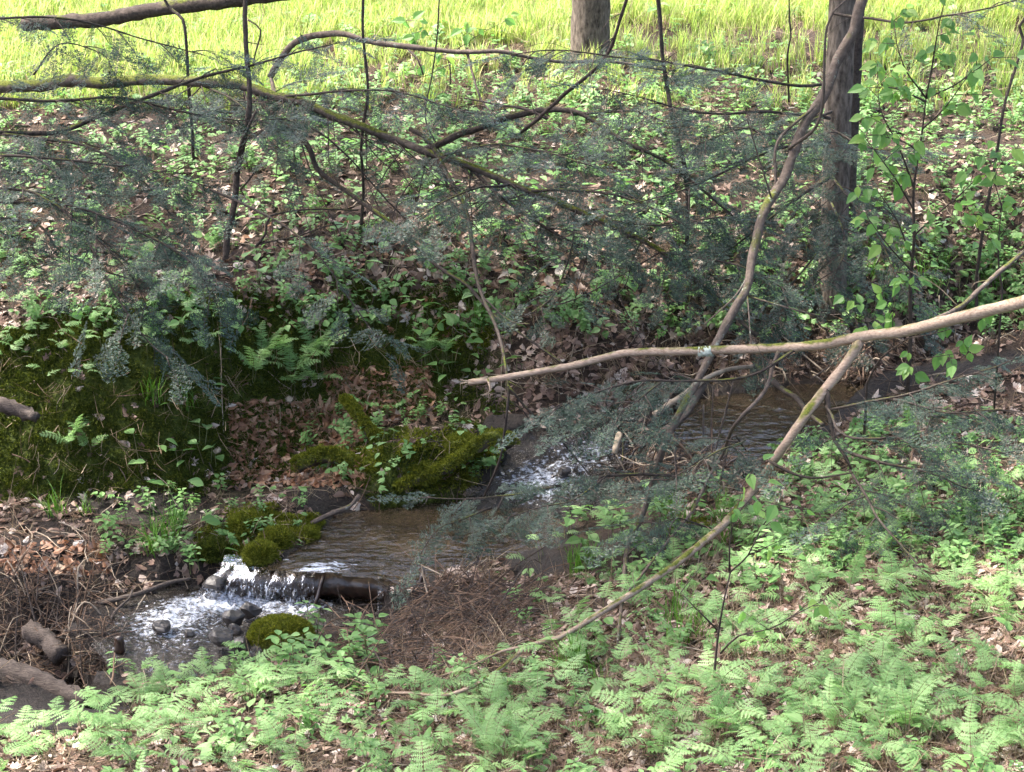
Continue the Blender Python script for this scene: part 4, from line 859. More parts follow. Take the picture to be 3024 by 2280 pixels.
bare('sapling', [(722, -80, 14.6), (725, 0, 14.6), (728, 150, 14.5), (735, 310, 14.4), (715, 420, 14.35), (695, 520, 14.3), (690, 600, 14.25), (672, 690, 14.2), (668, 780, 14.15)], .014, .024, 'dark_bark', 'smooth sapling stem standing on the slope behind the mossy bank', 'sapling', 460, -1,
     kids=[([(695, 520, 14.3), (712, 440, 14.2), (745, 360, 14.2), (760, 330, 14.2)], .012, .007), ([(710, 560, 14.25), (745, 520, 14.2), (758, 495, 14.2)], .008, .006), ([(755, 730, 14.1), (785, 690, 14.1), (800, 640, 14.1), (920, 620, 14.1), (1060, 620, 14.1)], .009, .005), ([(770, 720, 14.1), (870, 700, 14.1), (960, 670, 14.1), (1010, 665, 14.1)], .006, .004), ([(735, 60, 14.5), (770, 90, 14.4), (755, 160, 14.4), (745, 200, 14.4)], .007, .004), ([(700, 470, 14.3), (740, 400, 14.1), (800, 380, 14.0)], .006, .003)])
bare('sapling', [(470, -40, 15.6), (500, 20, 15.6), (545, 60, 15.5), (555, 130, 15.5), (558, 200, 15.5), (565, 330, 15.6), (575, 500, 15.8)], .010, .013, 'dark_bark', 'thin forked dark stem between the thick broken limb and meadow', 'sapling', 461, -1)
for k, (p, lab, r) in enumerate(((( (1073, -40, 14.3), (1070, 80, 14.3), (1078, 180, 14.3), (1085, 270, 14.3), (1070, 420, 14.3), (1075, 560, 14.4), (1065, 720, 14.5)), 'straight dark twiggy stem crossing the arched branch', .011),
     (((1300, -40, 14.8), (1290, 100, 14.8), (1275, 220, 14.8), (1255, 350, 14.8), (1300, 450, 14.9), (1320, 560, 15.0)), 'thin wavy stem beside the drooping fork of the arched branch', .006),
     (((1940, -40, 14.2), (1950, 60, 14.2), (1955, 160, 14.2), (1970, 260, 14.2), (1985, 350, 14.1), (2005, 430, 14.0), (2020, 520, 14.0), (2030, 720, 14.0)), 'knobbly lichened stem between the two trunks', .016),
     (((2330, -40, 15.0), (2330, 60, 15.0), (2335, 110, 15.0), (2325, 160, 15.0), (2330, 300, 15.2)), 'thin straight pale stem on the sunlit slope', .007),
     (((3050, 20, 12.8), (3010, 80, 12.8), (3020, 120, 12.8), (2995, 210, 12.7), (2970, 300, 12.6), (2950, 420, 12.6), (2900, 700, 12.7), (2880, 960, 12.9)), 'dark kinked stem at the leafy sapling', .010),
     (((200, 430, 13.8), (210, 620, 13.7), (200, 760, 13.7), (205, 920, 13.6)), 'slender twiggy stem rising through the ferns on the mossy bank', .006),
     (((1250, 700, 14.0), (1000, 440, 13.9), (920, 380, 13.9)), 'thin diagonal stem crossing the long sloping bough', .006),
     (((2200, 1900, 9.9), (2215, 1780, 9.9), (2235, 1640, 10.0)), 'thin black stem growing among ferns below the sweeping fork', .005))):
    bare('thin_stem', p, r * .8, r, 'dark_bark', lab, 'stem', 470 + k, -1 if k != 7 else 0)

# leafy saplings
def leaf_single(L=.085, w=.026, seed=0):
    mb = MB(); leaf_geo(mb, np.array([0., 0, 0]), np.array([1., 0, 0]), np.array([0, 0, 1.]), L, w, fold=.3, curl=.18); return mb.mesh('leaf', ['sapling_leaf'])
LEAF = [leaf_single(.085, .025), leaf_single(.075, .026), leaf_single(.095, .028), leaf_single(.06, .018)]
def leafy(name, stem, branches, r, label, seed, nleaf, cat='sapling', lscale=1.0, bmat='twig_bark'):
    ln = limb_line(stem); t = thing(name, base_of(ln[0]), label, cat); mb = MB(); mb.add(*tube(np.vstack([[ln[0][0], ln[0][1], float(H(ln[0][0], ln[0][1])) - .05], ln]), r, r * .35, 8, .06, seed, wob=.004)); part('stem', mb, [bmat], t); lr = np.random.default_rng(seed)
    tips = []
    for k, q in enumerate(branches):
        b = limb_line(q); mb = MB(); mb.add(*tube(b, r * .5, r * .14, 6, .06, seed + k, wob=.003))
        for i in range(3, len(b), max(2, len(b) // 6)):
            d = lr.normal(0, 1, 3); d[2] = abs(d[2]) * .5; d /= np.linalg.norm(d); e = b[i] + d * lr.uniform(.06, .2); mb.add(*tube(smooth_line([b[i], e], .05), .0025, .0012, 4, 0)); tips.append((b[i] + (e - b[i]) * .5, e - b[i])); tips.append((e, e - b[i]))
        tips.append((b[-1], b[-1] - b[-2])); part('branch', mb, [bmat], t)
    off = np.array(t.location)
    for k in range(nleaf):
        p, d = tips[k % len(tips)]; d = d / (np.linalg.norm(d) + 1e-9); x = d * .5 + lr.normal(0, .5, 3); x[2] -= .55; zv = np.array([lr.normal(0, .5), -.8 + lr.normal(0, .4), .7])
        o = bpy.data.objects.new('leaf', LEAF[lr.integers(0, 4)]); C.objects.link(o); o.parent = t; o.location = p + lr.normal(0, .006, 3) - off; o.rotation_euler = eul_from_axes(x[None], zv[None])[0]; s = lscale * lr.uniform(.75, 1.2); o.scale = (s, s, s)
    return t
leafy('leafy_sapling', [(2690, 985, 12.7), (2690, 850, 12.6), (2700, 700, 12.5), (2698, 560, 12.45), (2722, 400, 12.4), (2735, 290, 12.35)],
      [[(2735, 290, 12.35), (2680, 210, 12.2), (2650, 130, 12.1), (2640, 60, 12.1)], [(2735, 290, 12.35), (2755, 180, 12.3), (2775, 60, 12.2), (2800, -30, 12.2)], [(2732, 300, 12.35), (2640, 260, 12.1), (2560, 260, 12.0)], [(2700, 560, 12.45), (2650, 420, 12.3), (2600, 320, 12.2), (2590, 190, 12.2)], [(2725, 380, 12.4), (2790, 320, 12.2), (2870, 210, 12.1)],
       [(2700, 620, 12.45), (2620, 500, 12.2), (2550, 400, 12.1)], [(2715, 450, 12.4), (2670, 420, 12.2), (2600, 400, 12.1)], [(2695, 700, 12.5), (2780, 620, 12.3), (2850, 560, 12.2), (2940, 470, 12.1)], [(2692, 800, 12.55), (2620, 720, 12.3), (2560, 640, 12.2)], [(2735, 290, 12.35), (2820, 250, 12.2), (2930, 170, 12.1)], [(2692, 760, 12.5), (2640, 640, 12.3), (2590, 560, 12.2)]],
      .013, 'leafy sapling with hanging pale green leaves beside the hemlock trunk', 501, 190, lscale=1.0)
leafy('leafy_sapling', [(2560, 1130, 12.3), (2600, 1060, 12.2), (2680, 1000, 12.1)], [[(2600, 1060, 12.2), (2560, 960, 12.1), (2540, 900, 12.1)], [(2640, 1020, 12.2), (2640, 920, 12.1), (2680, 830, 12.0)], [(2680, 1000, 12.1), (2780, 980, 12.0), (2900, 940, 11.9)], [(2620, 1040, 12.2), (2700, 1060, 12.1), (2860, 1040, 12.0)], [(2600, 1060, 12.2), (2640, 1090, 12.1), (2700, 1110, 12.0)]], .008, 'low leafy shoot arching around the pale limb near the upper riffle', 502, 76, lscale=.95)
leafy('leafy_sapling', [(2960, 860, 12.4), (2950, 760, 12.3), (2960, 600, 12.2)], [[(2950, 760, 12.3), (2900, 700, 12.2), (2880, 660, 12.1)], [(2955, 700, 12.3), (3010, 620, 12.2)], [(2960, 620, 12.2), (2940, 520, 12.1), (2990, 440, 12.0)]], .007, 'small leafy shoot standing between the leafy sapling and the mossy fork', 503, 34)
leafy('leafy_sapling', [(2108, 2275, 8.55), (2105, 2150, 8.55), (2110, 2050, 8.55), (2120, 1900, 8.55), (2135, 1790, 8.5), (2155, 1690, 8.5)],
      [[(2155, 1690, 8.5), (2155, 1610, 8.45), (2175, 1520, 8.4), (2190, 1440, 8.4)], [(2155, 1690, 8.5), (2210, 1640, 8.4), (2250, 1560, 8.4), (2300, 1510, 8.3), (2390, 1500, 8.3)], [(2128, 1930, 8.55), (2180, 1880, 8.5), (2270, 1860, 8.4), (2360, 1810, 8.3), (2440, 1770, 8.3)], [(2112, 2230, 8.55), (2200, 2190, 8.4), (2310, 2150, 8.3), (2420, 2080, 8.2), (2500, 2000, 8.2)], [(2118, 1860, 8.55), (2050, 1790, 8.5), (2010, 1750, 8.5)]], .009, 'thin dark sapling with few leaves standing in the near ferns', 504, 30, lscale=.85)
leafy('leafy_sapling', [(1330, 250, 18.0), (1330, 180, 18.0), (1335, 120, 18.0)], [[(1330, 180, 18.0), (1250, 150, 18.0), (1200, 60, 18.0)], [(1330, 160, 18.0), (1420, 100, 17.9), (1500, 60, 17.9)], [(1330, 190, 18.0), (1230, 230, 17.9), (1150, 200, 17.9)]], .008, 'leafy young shoot in the bright meadow beyond the arched branch', 505, 40, lscale=1.2)

# ------------------------------------------------------------------ fallen logs, sticks and the debris
def log_(name, pts, r0, r1, mat, label, seed, cat='log', sides=12, group=None, wob=.006, rough=.09):
    ln = limb_line(pts, .03); mb = MB(); V_, f_ = tube(ln, r0, r1, sides, rough, seed, wob=wob); mb.add(V_, f_); o = solo(name, mb, [mat], tuple(ln[0]), label, cat, group)
    if mat == 'moss_log':
        lr = np.random.default_rng(seed); cen = np.repeat(V_.reshape(-1, sides, 3).mean(1), sides, 0); d = V_ - cen; d /= np.linalg.norm(d, axis=1)[:, None]; k = np.where(d[:, 2] > -.3)[0]; k = k[lr.integers(0, len(k), 330)]
        scatter('moss_tufts', 'bright_moss', V_[k] - d[k] * .012 + lr.normal(0, .006, (len(k), 3)), eul_from_axes(np.cross(d[k], lr.normal(0, 1, (len(k), 3))), d[k]), lr.uniform(.5, 1.3, len(k)), parent=o)
    return o
log_('rotting_log', [(-250, 1935, 10.75), (0, 1990, 10.6), (140, 2030, 10.5), (255, 2062, 10.4)], .075, .05, 'grey_deadwood', 'grey weathered log jutting from the debris pile over dark water', 601, rough=.14, wob=.012)
log_('rotting_log', [(90, 1860, 11.15), (140, 1890, 11.05), (190, 1930, 10.95)], .055, .05, 'grey_deadwood', 'short broken brown log wedged under the pile of twigs', 602, rough=.16, wob=.012)
log_('driftwood', [(270, 1800, 11.35), (255, 1840, 11.2), (240, 1905, 11.0)], .018, .02, 'brown_stick', 'reddish upright stick planted in the heap of brown debris', 603)
log_('wet_branch', [(230, 1790, 11.45), (330, 1770, 11.4), (420, 1750, 11.45), (500, 1722, 11.55), (565, 1710, 11.6)], .018, .009, 'grey_deadwood', 'long wet branch lying along the shore of the churning pool', 604)
log_('wet_branch', [(320, 1840, 11.15), (345, 1800, 11.25), (380, 1770, 11.3), (395, 1745, 11.4)], .008, .005, 'grey_deadwood', 'thin forked twig leaning against the long wet branch', 605)
log_('wood_stump', [(354, 1925, 10.8), (354, 1900, 10.8), (350, 1880, 10.8)], .028, .022, 'wet_wood', 'black broken stub sticking out of the pool by the debris', 606)
log_('curved_stick', [(0, 1755, 11.8), (60, 1710, 11.75), (95, 1660, 11.75), (120, 1612, 11.75)], .009, .006, 'pale_stick', 'pale curved bare stick standing on the mud', 607, 'stick')
log_('mossy_log', [(1020, 1180, 13.2), (1060, 1225, 13.05), (1095, 1265, 12.95), (1125, 1290, 12.9)], .022, .034, 'moss_log', 'short moss-green log leaning on the leaf drift', 608, rough=.16, wob=.015)
log_('mossy_log', [(880, 1372, 12.8), (930, 1352, 12.75), (1010, 1358, 12.7), (1110, 1385, 12.65)], .045, .04, 'moss_log', 'low mossy log half buried behind the muddy beach', 609, rough=.16, wob=.02)
log_('mossy_log', [(1180, 1435, 12.45), (1290, 1395, 12.5), (1400, 1340, 12.55), (1460, 1300, 12.6), (1500, 1310, 12.65)], .026, .045, 'moss_log', 'mossy log lying along the edge of the white riffle', 610, rough=.16, wob=.02)
log_('snag', [(920, 1545, 12.1), (980, 1515, 12.1), (1030, 1495, 12.15), (1060, 1460, 12.2)], .014, .012, 'lichen_bark', 'forked driftwood snag on the muddy beach above the waterfall pool', 611, 'driftwood')
log_('dead_log', [(0, 1195, 12.6), (60, 1210, 12.55), (110, 1230, 12.45)], .05, .028, 'grey_deadwood', 'splintered log end poking from the mossy bank', 612, rough=.2, wob=.015)
log_('dam_log', [(1930, 1225, 12.7), (2050, 1150, 12.8), (2130, 1100, 12.95), (2230, 1075, 13.1)], .018, .012, 'pale_stick', 'long pale pole resting on the debris dam', 613)
log_('dam_log', [(1930, 1300, 12.65), (2010, 1240, 12.7), (2060, 1170, 12.8), (2090, 1120, 12.9)], .026, .02, 'lichen_bark', 'rough grey limb stuck upright in the debris dam', 614)
log_('dam_log', [(1815, 1340, 12.5), (1825, 1290, 12.55), (1830, 1285, 12.55)], .02, .018, 'pale_stick', 'short peeled stub pointing up from the white riffle', 615)
log_('dam_log', [(2230, 1080, 13.1), (2350, 1180, 12.5), (2430, 1260, 12.1)], .02, .012, 'dark_bark', 'dark slanting limb across the rippled brown pool', 616)
log_('pale_pole', [(1760, 2280, 8.3), (1800, 2240, 8.35), (1880, 2170, 8.5), (1960, 2120, 8.6)], .006, .004, 'pale_stick', 'pale dry stalk lying in the near straw', 617, 'stick')
log_('root', [(1320, 1625, 11.95), (1325, 1600, 12.0)], .008, .004, 'pale_stick', 'white upright twig tip at the edge of the calm pool', 618, 'twig')
log_('bent_reed', [(1270, 1795, 10.9), (1250, 1680, 11.0), (1255, 1675, 11.0), (1310, 1705, 10.9)], .005, .003, 'pale_stick', 'white bent stalk beside the end of the weir log', 619, 'stalk', 6)
def stickset(name, regions, n, lab, grp, seed, mats, L=(.15, .55), rr=(.003, .008), lift=.02, cat='stick', tilt=.12, zmin=-9):
    uv = pick(regions, n, 0, seed, zmin > -1); P = G(uv[:, 0], uv[:, 1]); lr = np.random.default_rng(seed)
    for k, p in enumerate(P):
        a = lr.uniform(0, math.pi); L_ = lr.uniform(*L); d = np.array([math.cos(a), math.sin(a) * .8, 0]); q = []
        for t in (-.5, -.2, .2, .5): x = p + d * L_ * t + np.append(lr.normal(0, .03 * L_, 2), 0); x[2] = max(H(x[0], x[1]), zmin) + lift + (t + .5) * L_ * lr.normal(0, tilt) ; q.append(x)
        mb = MB(); r = lr.uniform(*rr); ln = smooth_line(q, .04); mb.add(*tube(ln, r, r * .5, 6, .1, k))
        if lr.random() < .5: i = len(ln) // 2; e = ln[i] + np.array([lr.normal(0, .08), lr.normal(0, .08), .05]); mb.add(*tube(smooth_line([ln[i], e], .03), r * .6, r * .3, 5, .1, k))
        solo(name, mb, [mats[k % len(mats)]], tuple(ln[0]), lab, cat, grp)
stickset('twig', [(0, 1720, 340, 2010, 1)], 52, 'bare brown twig tangled in the debris pile', 'twigs of the debris pile', 620, ['brown_stick', 'pale_stick', 'grey_deadwood', 'brown_stick'], (.12, .5), (.003, .007), .05, tilt=.3)
stickset('twig', [(1800, 1290, 2120, 1420, 1), (1960, 1360, 2180, 1480, .8)], 72, 'wet twig caught in the debris dam', 'twigs of the debris dam', 621, ['grey_deadwood', 'wet_wood', 'dark_bark', 'brown_stick', 'wet_wood', 'pale_stick'], (.12, .55), (.004, .011), .02, tilt=.35, zmin=.36)
stickset('twig', [(1000, 1800, 1480, 2060, 1), (1250, 1740, 1550, 1860, .5)], 62, 'fine reddish dead twig in the brush heap beside the weir log', 'twigs of the brush heap', 622, ['brown_stick', 'grey_deadwood', 'twig_bark', 'brown_stick'], (.2, .75), (.002, .0045), .06, tilt=.3)
stickset('twig', [(600, 640, 2400, 1040, 1)], 34, 'bare twig lying on the leaf litter of the far slope', 'twigs on the far slope', 623, ['brown_stick', 'pale_stick', 'grey_deadwood'], (.15, .6), (.003, .007), .015)
stickset('twig', [(1500, 1500, 3024, 2280, 1)], 24, 'thin stick lying under the near ferns', 'sticks under the near ferns', 624, ['brown_stick', 'pale_stick', 'grey_deadwood'], (.15, .5), (.0025, .006), .02)
stickset('twig', [(650, 1300, 1400, 1560, 1)], 18, 'thin twig on the muddy beach behind the calm pool', 'twigs on the muddy beach', 625, ['brown_stick', 'pale_stick', 'grey_deadwood'], (.1, .4), (.0025, .006), .015)
stickset('twig', [(2100, 950, 2500, 1130, .6), (2480, 1020, 2800, 1140, 1)], 34, 'tangled stick on the far shore of the rippled brown pool', 'sticks on the far shore', 626, ['grey_deadwood', 'pale_stick', 'brown_stick'], (.2, .6), (.003, .008), .05, tilt=.4, zmin=.52)

# ------------------------------------------------------------------ undergrowth
def gscatter(name, key, regions, n, seed, scl, label, cat, lift=0., tilt=.25, flat=False, water=False, wmask=None, parent=None):
    uv = pick(regions, n, 0, seed, water); P = G(uv[:, 0], uv[:, 1]); lr = np.random.default_rng(seed + 1)
    if wmask is not None: P = P[lr.random(len(P)) < wmask(P)]
    nr = gnormal(P[:, 0], P[:, 1]); k = len(P); a = lr.uniform(0, 6.283, k)
    Zv = (nr if flat else np.tile([0, 0, 1.0], (k, 1)) * .7 + nr * .3) + lr.normal(0, tilt, (k, 3)); X = np.stack([np.cos(a), np.sin(a), np.zeros(k)], 1); X = X - Zv * ((X * Zv).sum(1) / (Zv ** 2).sum(1))[:, None]
    P = P.copy(); P[:, 2] += lift
    return scatter(name, key, P, eul_from_axes(X, Zv), lr.uniform(*scl, k), label=label, cat=cat)
ALLG = [(-150, 150, 3174, 700, .8), (-150, 700, 3174, 1300, 1.25), (-150, 1300, 1500, 1750, .55), (2000, 1200, 3174, 1700, .6), (-150, 1900, 1500, 2330, .6), (1200, 1700, 3174, 2330, 1.3)]
def keepdry(P):
    w = bil(wetm, P[:, 0], P[:, 1]); m = bil(mossm, P[:, 0], P[:, 1]); return np.clip(1 - .75 * w - .93 * m, .04, 1)
gscatter('leaf_litter', 'dry', ALLG, 26000, 701, (.035, .085), 'brown and pale dead leaves carpeting the forest floor', 'leaf litter', .010, .35, True, wmask=keepdry)
gscatter('rust_leaf_litter', 'rust', [(680, 1190, 1080, 1440, 1), (960, 1090, 1280, 1250, .5), (700, 640, 1900, 1000, .35), (0, 1600, 320, 1700, .15)], 2300, 702, (.04, .085), 'drift of orange-brown leaves below the mossy bank', 'leaf litter', .012, .4, True)
gscatter('twig_litter', 'twig', ALLG + [(0, 1600, 350, 1990, .5), (1750, 1230, 2150, 1480, .3)], 7500, 703, (.08, .34), 'fine dead twigs strewn over the forest floor', 'twig litter', .012, .2, True, wmask=keepdry)
gscatter('straw_litter', 'straw', ALLG + [(1400, 1800, 3024, 2300, .6), (1000, 130, 2400, 420, .9), (-100, -20, 3100, 200, .5)], 8500, 704, (.4, 1.1), 'dry straw and dead stalks among the leaves', 'straw', 0, .8, wmask=keepdry)
gscatter('brush_twigs', 'fine_twig', [(1000, 1790, 1500, 2060, 1), (1250, 1740, 1600, 1860, .4)], 620, 707, (.25, .7), 'fine reddish dead twigs of the brush heap by the water', 'twigs', .05, .35, True)
gscatter('debris_twigs', 'fine_twig', [(1780, 1260, 2180, 1480, 1), (0, 1740, 340, 2010, .6), (2300, 1000, 2800, 1130, .5)], 520, 708, (.2, .55), 'small dead twigs packed into the stream debris', 'twigs', .04, .35, True, True)
# hanging straw on the bank face
uv = pick([(-50, 1080, 700, 1420, 1), (650, 980, 1420, 1230, 1.1), (1500, 1050, 2350, 1160, .7)], 130, 0, 705); P = G(uv[:, 0], uv[:, 1]); k = len(P)
Xv = np.stack([rng.normal(0, 1, k), rng.normal(0, .3, k), np.zeros(k)], 1); Zv = np.stack([rng.normal(0, .35, k), -.7 + rng.normal(0, .2, k), -.55 + rng.normal(0, .35, k)], 1)
Xv = Xv - Zv * ((Xv * Zv).sum(1) / (Zv ** 2).sum(1))[:, None]
scatter('hanging_straw', 'straw', P + [0, 0, .03], eul_from_axes(Xv, Zv), rng.uniform(.7, 1.5, k), label='dead grass hanging down the mossy bank', cat='straw')
# moss
ys, xs = np.where((mossm > .3) & (GV > 850) & (GV < 1600)); sel = rng.choice(len(ys), min(15000, len(ys) * 3)); P = np.stack([GX[ys, xs][sel], GY[ys, xs][sel]], 1) + rng.normal(0, .015, (len(sel), 2)); P = np.column_stack([P, H(P[:, 0], P[:, 1])]); nr = gnormal(P[:, 0], P[:, 1]); a = rng.uniform(0, 6.28, len(P)); Xv = np.stack([np.cos(a), np.sin(a), np.zeros(len(P))], 1); Xv = Xv - nr * (Xv * nr).sum(1)[:, None]
scatter('bank_moss', 'moss', P, eul_from_axes(Xv, nr + rng.normal(0, .2, nr.shape)), rng.uniform(.6, 1.5, len(P)), label='dark green moss covering the steep stream bank', cat='moss')
gscatter('bright_moss', 'bright_moss', [(680, 1500, 820, 1680, 1), (820, 1530, 940, 1600, .8), (580, 1560, 700, 1650, .4), (1180, 1270, 1480, 1440, .9), (900, 1330, 1130, 1390, .8), (1300, 950, 1450, 1030, .2), (2050, 1540, 2120, 1580, .1)], 1700, 706, (.6, 1.7), 'yellow-green moss cushions on the hummocks by the water', 'moss', .004, .3, True)
lr_ = np.random.default_rng(9); d = lr_.normal(0, 1, (420, 3)); d[:, 2] = abs(d[:, 2]); d /= np.linalg.norm(d, axis=1)[:, None]; bc = np.array(boulder.location); P = bc + d * np.array([.165, .13, .098]) 
scatter('boulder_moss', 'bright_moss', P, eul_from_axes(np.cross(d, lr_.normal(0, 1, d.shape)), d), lr_.uniform(.5, 1.1, len(P)), parent=boulder)
for k, (u, v, rad, lab) in enumerate(((735, 1560, .12, 'tall yellow-green moss cushion on the spit above the waterfall'), (815, 1600, .10, 'round moss cushion overhanging the water at the calm pool'), (770, 1640, .09, 'moss-coated root hump just upstream of the waterfall'), (905, 1585, .06, 'small moss cushion next to the driftwood snag'), (630, 1630, .10, 'dark moss hump among the herbs of the spit'), (1360, 1330, .13, 'thick moss hump beside the white riffle'), (1250, 1400, .10, 'moss hump at the end of the log along the riffle'), (1010, 1370, .09, 'low moss hump on the leaf drift'))):
    p = g1(u, v); o = stone('moss_cushion', p, rad, 'mossy_stone', lab, 140 + k, (1.15, 1, .8)); o['category'] = 'moss'
    nn = 260; d = lr_.normal(0, 1, (nn, 3)); d[:, 2] = abs(d[:, 2]) - .1; d /= np.linalg.norm(d, axis=1)[:, None]
    scatter('moss_tufts', 'bright_moss' if k != 4 else 'moss', p + d * rad * np.array([.9, .8, .66]), eul_from_axes(np.cross(d, lr_.normal(0, 1, d.shape)), d), lr_.uniform(.6, 1.5, nn), parent=o)
# meadow
MEADOW = [(-200, -40, 900, 235, 1.7), (900, -40, 1700, 130, 1.0), (1700, -40, 3200, 90, .8), (-200, 200, 1000, 320, .25), (1000, 100, 3000, 220, .2), (-200, 90, 3200, 330, .3)]
gscatter('meadow_grass', 'meadow', MEADOW, 5200, 710, (.35, .8), 'bright yellow-green grass on the sunlit slope', 'grass', 0, .12)
gscatter('meadow_herbs', 'herb', MEADOW, 380, 711, (.9, 1.6), 'leafy yellow-green plants standing in the sunlit meadow', 'ground cover')
gscatter('meadow_straw', 'straw', MEADOW, 1800, 712, (.9, 2.0), 'pale dead stalks standing among the meadow grass', 'straw', 0, .3)
y_ = rng.uniform(20.5, 34, 4200); x_ = rng.uniform(-1, 1, 4200) * (y_ * .3); P = np.stack([x_, y_, H(x_, y_)], 1); a = rng.uniform(0, 6.28, len(P))
scatter('meadow_grass', 'meadow', P, np.stack([rng.normal(0, .12, len(P)), rng.normal(0, .12, len(P)), a], 1), rng.uniform(.6, 1.1, len(P)), label='bright grass continuing up the sunlit slope', cat='grass')

# herbs: each one that shows, then the mass
def plants(name, regions, n, seed, meshes, scl, label, cat, group, mind=26):
    uv = pick(regions, n, mind, seed); P = G(uv[:, 0], uv[:, 1]); lr = np.random.default_rng(seed)
    for p in P:
        o = bpy.data.objects.new(name, meshes[lr.integers(0, len(meshes))]); C.objects.link(o); o.location = p - np.array([0, 0, .004]); o.rotation_euler = (lr.normal(0, .12), lr.normal(0, .12), lr.uniform(0, 6.28)); s = lr.uniform(*scl); o.scale = (s, s, s); tag(o, label, cat, group)
plants('herb', [(330, 1480, 800, 1660, 1)], 20, 720, [HERBS[i] for i in (0, 2, 3, 5, 6)], (.55, .95), 'leafy green herb on the spit beside the white churn', 'plant', 'herbs on the spit')
plants('herb', [(900, 1180, 1420, 1420, 1)], 34, 721, HERBS, (.45, .85), 'small green seedling by the mossy logs', 'plant', 'seedlings by the mossy logs')
plants('herb', [(1000, 880, 1560, 1180, 1), (400, 1150, 700, 1480, .5)], 34, 722, [HERBS[i] for i in (1, 4, 7)], (.9, 1.5), 'broad-leaved plant growing on the mossy bank', 'plant', 'broad-leaved plants on the bank')
plants('herb', [(700, 480, 2000, 900, 1), (2000, 500, 2500, 1000, .5)], 80, 723, [HERBS[i] for i in (1, 4, 7, 2)], (.9, 1.6), 'broad-leaved seedling in the litter of the far slope', 'plant', 'seedlings on the far slope')
plants('herb', [(2450, 450, 3024, 1000, 1)], 40, 724, HERBS, (1.0, 1.7), 'leafy green herb around the foot of the leafy sapling', 'plant', 'herbs around the leafy sapling')
plants('herb', [(1600, 1480, 2300, 1800, 1)], 35, 725, [HERBS[i] for i in (1, 4, 0, 3)], (.8, 1.4), 'green herb between the debris dam and the sweeping fork', 'plant', 'herbs by the debris dam')
plants('herb', [(740, 1880, 1100, 2060, 1)], 24, 726, [HERBS[i] for i in (0, 3, 2, 5)], (1.1, 1.7), 'jagged-leaved herb on the shore by the moss-covered boulder', 'plant', 'herbs by the boulder')
gscatter('seedling_cover', 'herb', [(-150, 230, 3174, 520, 1.5), (-150, 450, 3174, 1000, 1.7), (300, 1460, 900, 1680, .07), (900, 1180, 1450, 1450, .06), (2300, 1250, 3174, 1700, .6), (1450, 1500, 3174, 2300, .22), (300, 1980, 1500, 2280, .12), (900, 120, 3174, 420, .9)], 4300, 730, (.5, 1.1), 'small green seedlings covering the forest floor', 'ground cover')
# grass tufts
for k, (rg, nn, pl) in enumerate((([(1950, 1480, 2150, 1620, 1), (1680, 1650, 1760, 1760, .7)], 12, 'near the foot of the debris dam'), ([(1980, 1830, 2060, 1920, 1), (1750, 2050, 1800, 2150, .5), (1640, 1920, 1720, 2000, .7)], 9, 'among the ferns beside the sweeping fork'),
        ([(1250, 930, 1500, 1000, 1), (430, 1130, 560, 1220, .8)], 8, 'drooping from the lip of the mossy bank'), ([(440, 1560, 520, 1640, 1), (150, 1430, 260, 1560, .8)], 7, 'on the spit at the foot of the bank'), ([(2560, 700, 3000, 900, 1)], 10, 'around the leafy sapling'))):
    plants('grass_tuft', rg, nn, 731 + 100 * k, TUFTS, (.6, 1.2), 'tuft of fresh green grass ' + pl, 'grass tuft', 'grass tufts ' + pl, 20)

# ferns: each a thing with its fronds
def ferns(regions, n, seed, scl, label, group, nf=(2, 5), mind=42, kinds=(0, 1, 2, 3)):
    uv = pick(regions, n, mind, seed); P = G(uv[:, 0], uv[:, 1]); lr = np.random.default_rng(seed)
    for p in P:
        s = lr.uniform(*scl); t = thing('fern', tuple(p - np.array([0, 0, .006])), label, 'fern', group); a0 = lr.uniform(0, 6.28); k = lr.integers(*nf)
        for q in range(k):
            o = bpy.data.objects.new('frond', FRONDS[kinds[lr.integers(0, len(kinds))]]); C.objects.link(o); o.parent = t; z = s * lr.uniform(.75, 1.15)
            o.location = (lr.normal(0, .012), lr.normal(0, .012), 0); o.rotation_euler = (lr.normal(0, .15), lr.normal(0, .15), a0 + q * 6.28 / k + lr.normal(0, .4)); o.scale = (z, z, z)
ferns([(-60, 2080, 450, 2290, 1.4), (400, 2000, 1000, 2290, 1)], 58, 740, (.55, .9), 'light green fern below the rotting log and pool', 'ferns below the pool')
ferns([(300, 1980, 760, 2080, 1)], 14, 741, (.55, .8), 'fern leaning over the water at the pool edge', 'ferns at the pool edge')
ferns([(1050, 2080, 1560, 2290, 1), (1330, 1990, 1700, 2160, .5)], 22, 742, (.6, .9), 'fern between the end of the sweeping fork and the dark sapling', 'ferns by the fork tip')
ferns([(1700, 1800, 2500, 2290, 1), (2500, 1750, 3060, 2290, 1)], 100, 743, (.5, .85), 'light green fern in the dense patch around the dark sapling', 'ferns around the dark sapling')
ferns([(1700, 1530, 3060, 1830, 1)], 52, 744, (.45, .75), 'small fern on the near bank between the two forks and the pool', 'ferns on the near bank')
ferns([(-60, 760, 620, 1060, 1), (0, 1050, 300, 1150, .2)], 50, 745, (.45, .75), 'small bright fern on top of the mossy bank', 'ferns on the mossy bank', (2, 4), 34)
ferns([(740, 1040, 960, 1180, 1), (120, 1230, 260, 1360, .3), (1230, 1020, 1330, 1080, .2)], 16, 746, (.6, .9), 'upright fern clinging to the steep face of the mossy bank', 'ferns on the bank face', (3, 6), 26, (4, 0))
ferns([(2420, 2060, 2700, 2290, 1), (1420, 2160, 1600, 2280, .6)], 14, 747, (.5, .75), 'tall upright fern clump in the near undergrowth', 'tall near ferns', (4, 7), 40, (4,))
lrF = np.random.default_rng(750)
